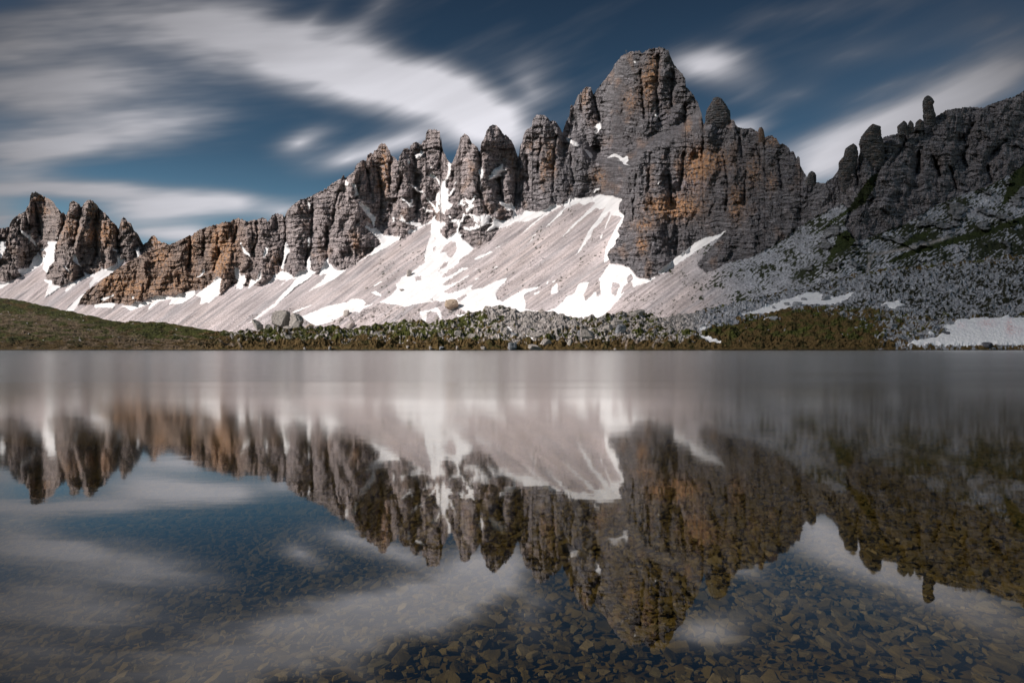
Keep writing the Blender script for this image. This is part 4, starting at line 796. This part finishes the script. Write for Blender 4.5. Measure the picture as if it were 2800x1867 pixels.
for q in order[:300]:
    o = bpy.data.objects.new('stone', MS[var[q]]); C.objects.link(o)
    o.location = (pts[q, 0], pts[q, 1], zz[q]); o.rotation_euler = (rx[q], ry[q], rz[q]); o.scale = (size[q],)*3
    tag(o, 'flat angular brown stone lying on the lake bed near the bottom edge', 'stone', 'stones on the near lake bed')
Vs, F4, F3, Cs = [], [], [], []; off = 0
rest = np.array([i for i in range(nS) if i not in indiv])
for vi in range(24):
    s_ = rest[var[rest] == vi]; v_, f4, f3 = SL[vi]
    Rm = euler_mat(rx[s_], ry[s_], rz[s_]); VV = np.einsum('nij,kj->nki', Rm, v_)*size[s_][:, None, None]+np.c_[pts[s_], zz[s_]][:, None, :]
    Vs.append(VV.reshape(-1, 3)); o_ = off+np.arange(len(s_))[:, None, None]*len(v_)
    F4.append((f4[None]+o_).reshape(-1, 4)); F3.append((f3[None]+o_).reshape(-1, 3)); Cs.append(np.repeat(np.repeat(rnd[s_][:, None], len(v_), 1).reshape(-1, 1), 3, 1)); off += len(s_)*len(v_)
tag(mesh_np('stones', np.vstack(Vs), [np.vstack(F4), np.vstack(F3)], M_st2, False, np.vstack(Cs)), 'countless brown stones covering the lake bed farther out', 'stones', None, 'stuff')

# water: clear, mirror-calm by our shore, ruffled by the wind farther out
mw = bpy.data.materials.new('lake_water'); mw.use_nodes = True; n = NT(mw.node_tree); n.n.clear()
geo = n.new('ShaderNodeNewGeometry').outputs['Position']; sp = n.new('ShaderNodeSeparateXYZ'); n.l.new(geo, sp.inputs[0])
px_, py_ = sp.outputs[0], sp.outputs[1]
wp = n.noise(n.mapping(geo, sc=(.22, .9, 1)), 1.0, 3, .5)
yn = n.math('ADD', py_, n.math('MULTIPLY', n.math('SUBTRACT', wp, .5), 3.0))
rgh = n.maprange(yn, 1.2, 10.5, .012, .205)
rip = n.noise(n.mapping(geo, sc=(.05, .9, 1)), 1.0, 4, .6)
rgh2 = n.math('MULTIPLY', rgh, n.maprange(rip, .3, .7, .88, 1.12))
b1 = n.new('ShaderNodeBump'); b1.inputs['Distance'].default_value = .001; b1.inputs['Strength'].default_value = .25
n.l.new(n.noise(n.mapping(geo, sc=(3.0, 7.0, 1)), 1.0, 2, .5), b1.inputs['Height'])
gl = n.new('ShaderNodeBsdfAnisotropic') if False else n.new('ShaderNodeBsdfGlossy')
gl.distribution = 'GGX'; n.l.new(rgh2, gl.inputs['Roughness']); gl.inputs['Color'].default_value = (.97, .97, .97, 1); n.l.new(b1.outputs[0], gl.inputs['Normal'])
tr = n.new('ShaderNodeBsdfTransparent'); tr.inputs['Color'].default_value = (.68, .62, .45, 1)
gg = n.new('ShaderNodeNewGeometry'); vd = n.new('ShaderNodeVectorMath', operation='DOT_PRODUCT'); n.l.new(gg.outputs['Incoming'], vd.inputs[0]); n.l.new(gg.outputs['Normal'], vd.inputs[1])
cs = n.math('SUBTRACT', 1.0, n.math('ABSOLUTE', vd.outputs['Value']), clamp=True)
frs = n.math('MULTIPLY_ADD', n.math('POWER', cs, 4.0), .83, .17)
mx = n.new('ShaderNodeMixShader'); n.l.new(frs, mx.inputs[0]); n.l.new(tr.outputs[0], mx.inputs[1]); n.l.new(gl.outputs[0], mx.inputs[2])
o = n.new('ShaderNodeOutputMaterial'); n.l.new(mx.outputs[0], o.inputs[0])
tag(simple_grid('lake_water', -260, 260, -14, 160, 2, 2, lambda a, b: a*0, mw), 'clear still mountain lake, mirror calm near and ruffled far out', 'lake', None, 'structure')
# ground far beyond and behind everything
tag(simple_grid('ground', -6000, 6000, -3000, 9000, 2, 2, lambda a, b: a*0-6, mb), 'dark ground around the lake basin', 'ground', None, 'structure')

# ------------------------------------------------------------------ unseen clouds added to shade the right-hand slope and summit
mc = bpy.data.materials.new('shade_cloud'); mc.use_nodes = True; n = NT(mc.node_tree); n.n.clear()
at = n.new('ShaderNodeAttribute', attribute_name='tint'); s3 = n.new('ShaderNodeSeparateColor'); n.l.new(at.outputs['Color'], s3.inputs[0])
df = n.new('ShaderNodeBsdfTranslucent'); df.inputs[0].default_value = (.9, .9, .9, 1); tr = n.new('ShaderNodeBsdfTransparent')
mx = n.new('ShaderNodeMixShader'); n.l.new(s3.outputs[0], mx.inputs[0]); n.l.new(tr.outputs[0], mx.inputs[1]); n.l.new(df.outputs[0], mx.inputs[2])
o = n.new('ShaderNodeOutputMaterial'); n.l.new(mx.outputs[0], o.inputs[0])
def shade_cloud(target, H, rx_, ry_, rot, dens, label):
    """a flat-bottomed cloud H metres up the sun's ray from the place it shades"""
    c = np.array(target, float)+SUN*(H/SUN[2]); v, f = IC[4]; v = v.copy()
    r2 = np.hypot(v[:, 0], v[:, 1]); a = dens*sstep(1.0, .55, r2+.22*fbm(v[:, 0]*2.2+5, v[:, 1]*2.2, 77, 3))
    v = v*(1+.22*fbm(v[:, 0]*2+v[:, 2], v[:, 1]*2-v[:, 2], 78, 4))[:, None]
    ca, sa = math.cos(rot), math.sin(rot); v = v*np.array([rx_, ry_, 45]); v[:, :2] = v[:, :2]@np.array([[ca, sa], [-sa, ca]])
    o = mesh_np('shade_cloud', v, f, mc, True, np.repeat(a[:, None], 3, 1)); o.location = tuple(c)
    return tag(o, label, 'shade_cloud', None, 'structure')
shade_cloud((335, 310, 20), 1400, 400, 250, .52, .52, 'unseen sun blocker added high behind the viewer to shade the right slope')
shade_cloud((440, 680, 20), 1500, 300, 190, .3, .22, 'thin unseen sun blocker added high behind the viewer to dim the summit')
